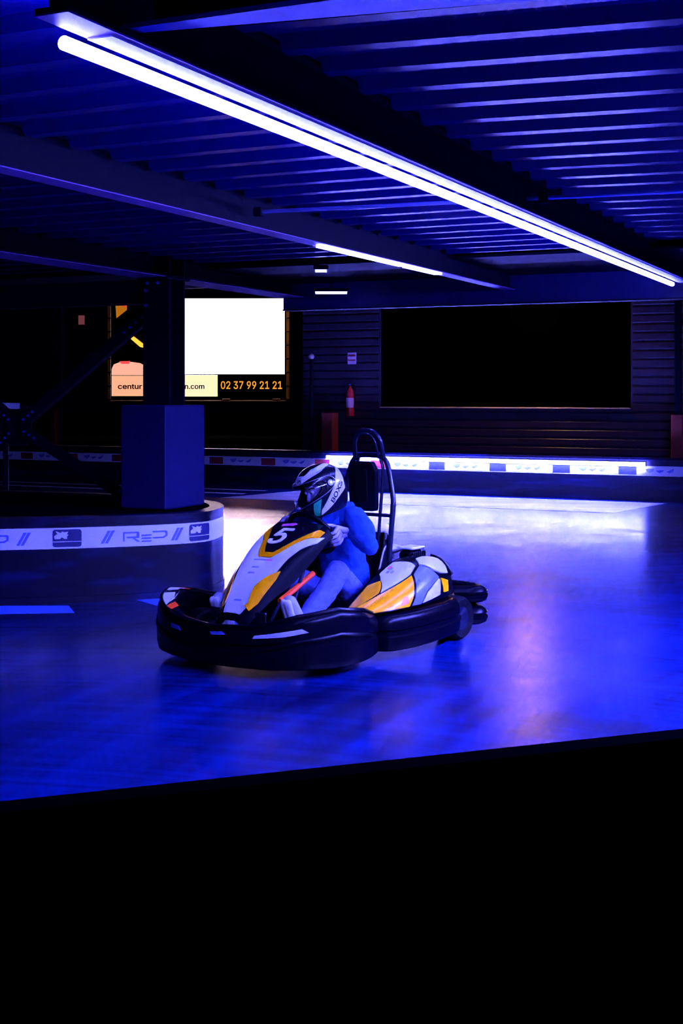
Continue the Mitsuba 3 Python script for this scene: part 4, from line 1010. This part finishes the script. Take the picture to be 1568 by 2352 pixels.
jb = [(hipL, 0.108, hipR, 0.108), (hipL, 0.104, mid(hipL, kneL, 0.5), 0.086), (mid(hipL, kneL, 0.5), 0.086, kneL, 0.070), (kneL, 0.070, mid(kneL, ankL, 0.5), 0.064), (mid(kneL, ankL, 0.5), 0.064, mid(kneL, ankL, 0.93), 0.056),
      (hipR, 0.104, mid(hipR, kneR, 0.5), 0.086), (mid(hipR, kneR, 0.5), 0.086, kneR, 0.070), (kneR, 0.070, mid(kneR, ankR, 0.5), 0.064), (mid(kneR, ankR, 0.5), 0.064, mid(kneR, ankR, 0.93), 0.056)]
kput('jeans', wob(wob(soften(hull_chain(jb), 0.009, 10), 0.022, 9.0, 5), 0.016, 24.0, 6), 'jeans', driver, smooth=True, label='pale blue jeans')
for ank, toe in ((ankL, toeL), (ankR, toeR)):
    d = (toe - ank) / np.linalg.norm(toe - ank)
    heel = ank + np.array([0.028, 0, -0.045])
    sb = [(heel, 0.040, ank + np.array([0.05, 0, 0.06]), 0.046), (ank + np.array([0.05, 0, 0.06]), 0.046, toe, 0.043), (ank, 0.043, ank + np.array([0.05, 0, 0.06]), 0.046), (ank, 0.042, heel, 0.04)]
    sh = kput('shoe', soften(hull_chain(sb), 0.008, 8), 'shoe_grey', driver, smooth=True, label='pale grey shoe')
    sole = [(heel + np.array([0.03, 0.012, -0.012]), 0.024, toe + np.array([0.034, 0.014, 0.0]), 0.024), (heel + np.array([0.03, -0.012, -0.012]), 0.024, toe + np.array([0.034, -0.014, 0.0]), 0.024)]
    kput('sole', soften(hull_chain(sole), 0.008, 4), 'white_gloss', sh, smooth=True)
    kput('laces', tube(curve([ank + np.array([-0.0, 0.02, 0.055]), ank + np.array([0.005, -0.02, 0.068]), ank + np.array([0.022, 0.02, 0.085]), ank + np.array([0.03, -0.02, 0.1])], 24), 0.004, 6), 'white_gloss', sh)

# ------------------------------------------------------------------ the helmet: a = azimuth (0 ahead, + to the wearer's left), e = elevation
def helm_fn(a, e):
    ce, se = np.cos(e), np.sin(e)
    up = e >= 0
    h = np.where(up, np.maximum(ce, 1e-4) ** 0.92, np.maximum(ce, 1e-4) ** 0.42)
    z = np.where(up, 0.150 * se, 0.172 * se)
    fr = np.clip(np.cos(a), 0, 1) ** 2 * np.clip(-e / 0.6, 0, 1)
    rx = np.where(np.cos(a) > 0, 0.160 + 0.022 * fr, 0.172)
    sq = (np.abs(np.cos(a)) ** 2.3 + np.abs(np.sin(a)) ** 2.3) ** (-1 / 2.3)
    x, y = rx * h * np.cos(a) * sq, 0.130 * h * np.sin(a) * sq
    return HC + np.outer(x, HX) + np.outer(y, HY) + np.outer(z, HZ)
helm_S0 = surf(helm_fn)
def helm_S(a, e):
    P, N = helm_S0(a, e)
    s = np.sign(((P - HC) * N).sum(1))[:, None]; s[s == 0] = 1
    return P, N * s
helmet = thing('helmet', 'white, black and green full face helmet with a clear visor on the driver', 'helmet')
mirp = lambda L: [(-a, b) for a, b in L]
def hpan(name, poly, mat, parent=None, t0=0.0, t1=0.002, S=None, holes=(), edge=0.07): return put(name, kl(panel(poly, S or helm_S, t0, t1, edge, holes)), mat, parent or helmet, smooth=40)
op = [(0, -0.38), (0.55, -0.29), (1.05, -0.10), (1.33, 0.08), (1.36, 0.25), (1.20, 0.40), (0.6, 0.44), (0, 0.42)]
op = op[:-1] + [op[-1]] + mirp(op[1:-1])[::-1]
shell = hpan('shell', [(-3.1415, -1.02), (3.1415, -1.02), (3.1415, 1.5), (-3.1415, 1.5)], 'black_gloss', None, -0.010, 0.0, holes=[op])
cap = lambda: None
lin = [(a * 1.0, b * 1.0) for a, b in op]
hpan('liner', [(-3.1415, -0.98), (3.1415, -0.98), (3.1415, 1.45), (-3.1415, 1.45)], 'rubber', shell, -0.034, -0.012, holes=[[(a * 0.86, b * 0.90) for a, b in op]])
hpan('crown', [(-3.1415, 1.46), (3.1415, 1.46), (3.1415, 1.565), (-3.1415, 1.565)], 'black_gloss', shell, -0.010, 0.0015, edge=0.05)
wl_ = [(0, 0.43), (0.2, 0.475), (0.43, 0.575), (0.76, 0.675), (1.15, 0.765), (1.4, 0.825), (1.88, 0.975), (2.58, 1.0), (2.52, 0.80), (2.2, 0.62), (1.98, 0.48), (1.74, 0.2), (1.57, -0.04), (1.24, -0.34), (0.88, -0.71), (0.76, -1.0), (1.31, -0.69), (1.88, -0.345), (2.20, -0.2), (2.22, 0.04), (2.35, 0.36), (2.52, 0.55), (2.65, 0.8), (2.72, 1.05), (2.6, 1.22), (2.0, 1.24), (1.3, 1.18), (0.72, 1.10), (0.52, 0.93), (0.33, 0.83), (0, 0.83)]
for L in (wl_, mirp(wl_)): hpan('white_graphic', L, 'white_gloss', shell, 0.0, 0.0016)
gr_ = [(0.645, -0.36), (0.99, -0.27), (0.715, -1.0), (0.48, -0.98)]
for L in (gr_, mirp(gr_)): hpan('green_graphic', L, 'green_gloss', shell, 0.0, 0.0016)
hpan('green_graphic', [(-0.69, 0.99), (-0.79, 1.2), (-1.05, 1.32), (-0.35, 1.22)], 'green_gloss', shell, 0.0, 0.0016)
for L in ([(1.05, 0.80), (1.40, 0.86), (1.9, 0.93), (1.9, 0.945), (1.40, 0.875), (1.05, 0.815)], [(0.62, 1.0), (1.0, 1.06), (1.35, 1.14), (0.95, 1.09)]): hpan('teal_line', L, 'green_gloss', shell, 0.0017, 0.0026)
def htext(txt, base, end, up, hgt):
    tm = meshkit.text_mesh(txt, 1.0, 1.0, bold=True)
    w = tm.vertices[:, 0].max()
    x, y = tm.vertices[:, 0] / w, tm.vertices[:, 1]
    b, e, u = map(np.array, (base, end, up))
    tm.vertices = np.column_stack([b + np.outer(x, e - b) + np.outer(y, u), tm.vertices[:, 2]])
    put('lettering', kl(on_surface(tm, helm_S, 0.0017, 0.0028, 1.0, 0.10)), 'black_gloss', shell)
htext('BOXS', (1.40, -0.60), (2.10, 0.02), (-0.105, 0.135), 1)
htext('DS', (-0.16, 0.56), (0.14, 0.585), (-0.01, 0.10), 1)
def vis_S(a, e):
    P, N = helm_S(a, e)
    k = np.clip(np.cos(a), 0, 1)[:, None] ** 1.5
    return P + HX * 0.016 * k + N * 0.004, N
vo = [(0, -0.44), (0.5, -0.34), (1.1, -0.175), (1.48, -0.045), (1.72, 0.12), (1.76, 0.30), (1.62, 0.46), (1.335, 0.52), (0.62, 0.50), (0, 0.47)]
vo = vo + mirp(vo[1:-1])[::-1]
Pv = lambda: None
vis = panel(vo, vis_S, 0.0, 0.0008, 0.07)
# a single sheet for the clear visor
def sheet(poly, S, off, edge):
    cs = m3.CrossSection([np.asarray(poly, float)], m3.FillRule.EvenOdd)
    m = man_to_mesh(m3.Manifold.extrude(cs, 0.01).refine_to_length(edge))
    top = np.all(m.vertices[m.faces][:, :, 2] > 0.0099, axis=1)
    m = trimesh.Trimesh(m.vertices, m.faces[top], process=False); m.remove_unreferenced_vertices()
    P, N = S(m.vertices[:, 0], m.vertices[:, 1]); m.vertices = P + N * off
    return m
visor = put('visor', kl(sheet(vo, vis_S, 0.0, 0.07)), 'visor', helmet, smooth=True, label='clear visor')
P, N = vis_S(np.array([q[0] for q in vo]), np.array([q[1] for q in vo]))
edge_pts = curve(P, 90, closed=True)
put('visor_edge', kl(tube(edge_pts, 0.0022, 8, closed=True)), 'chrome', visor, smooth=True)
for sy in (1, -1):
    P, N = helm_S(np.array([1.50 * sy]), np.array([0.20]))
    n = N[0]; a1 = np.cross(n, HZ); a1 /= np.linalg.norm(a1)
    put('visor_pivot', kl(frame_mesh(prism([(0.019 * math.cos(t), 0.019 * math.sin(t)) for t in np.linspace(0, 2 * math.pi, 20, endpoint=False)], 0.010), P[0] + n * 0.001, a1, np.cross(n, a1), n)), 'grey_gloss', helmet)
    put('pivot_screw', kl(frame_mesh(prism([(0.007 * math.cos(t), 0.007 * math.sin(t)) for t in np.linspace(0, 2 * math.pi, 12, endpoint=False)], 0.004), P[0] + n * 0.011, a1, np.cross(n, a1), n)), 'chrome', helmet)
az_ = np.linspace(-np.pi, np.pi, 64, endpoint=False)
P, N = helm_S(az_, np.full(64, -1.02))
put('neck_trim', kl(tube(P - N * 0.006, 0.008, 10, closed=True)), 'rubber', helmet, smooth=True)
hpan('chin_vent', [(-0.22, -0.72), (0.22, -0.72), (0.26, -0.60), (-0.26, -0.60)], 'black_plastic', shell, 0.0, 0.006)
hpan('visor_tab', [(-0.06, -0.42), (0.06, -0.42), (0.06, -0.36), (-0.06, -0.36)], 'white_gloss', visor, 0.0, 0.006, S=vis_S)
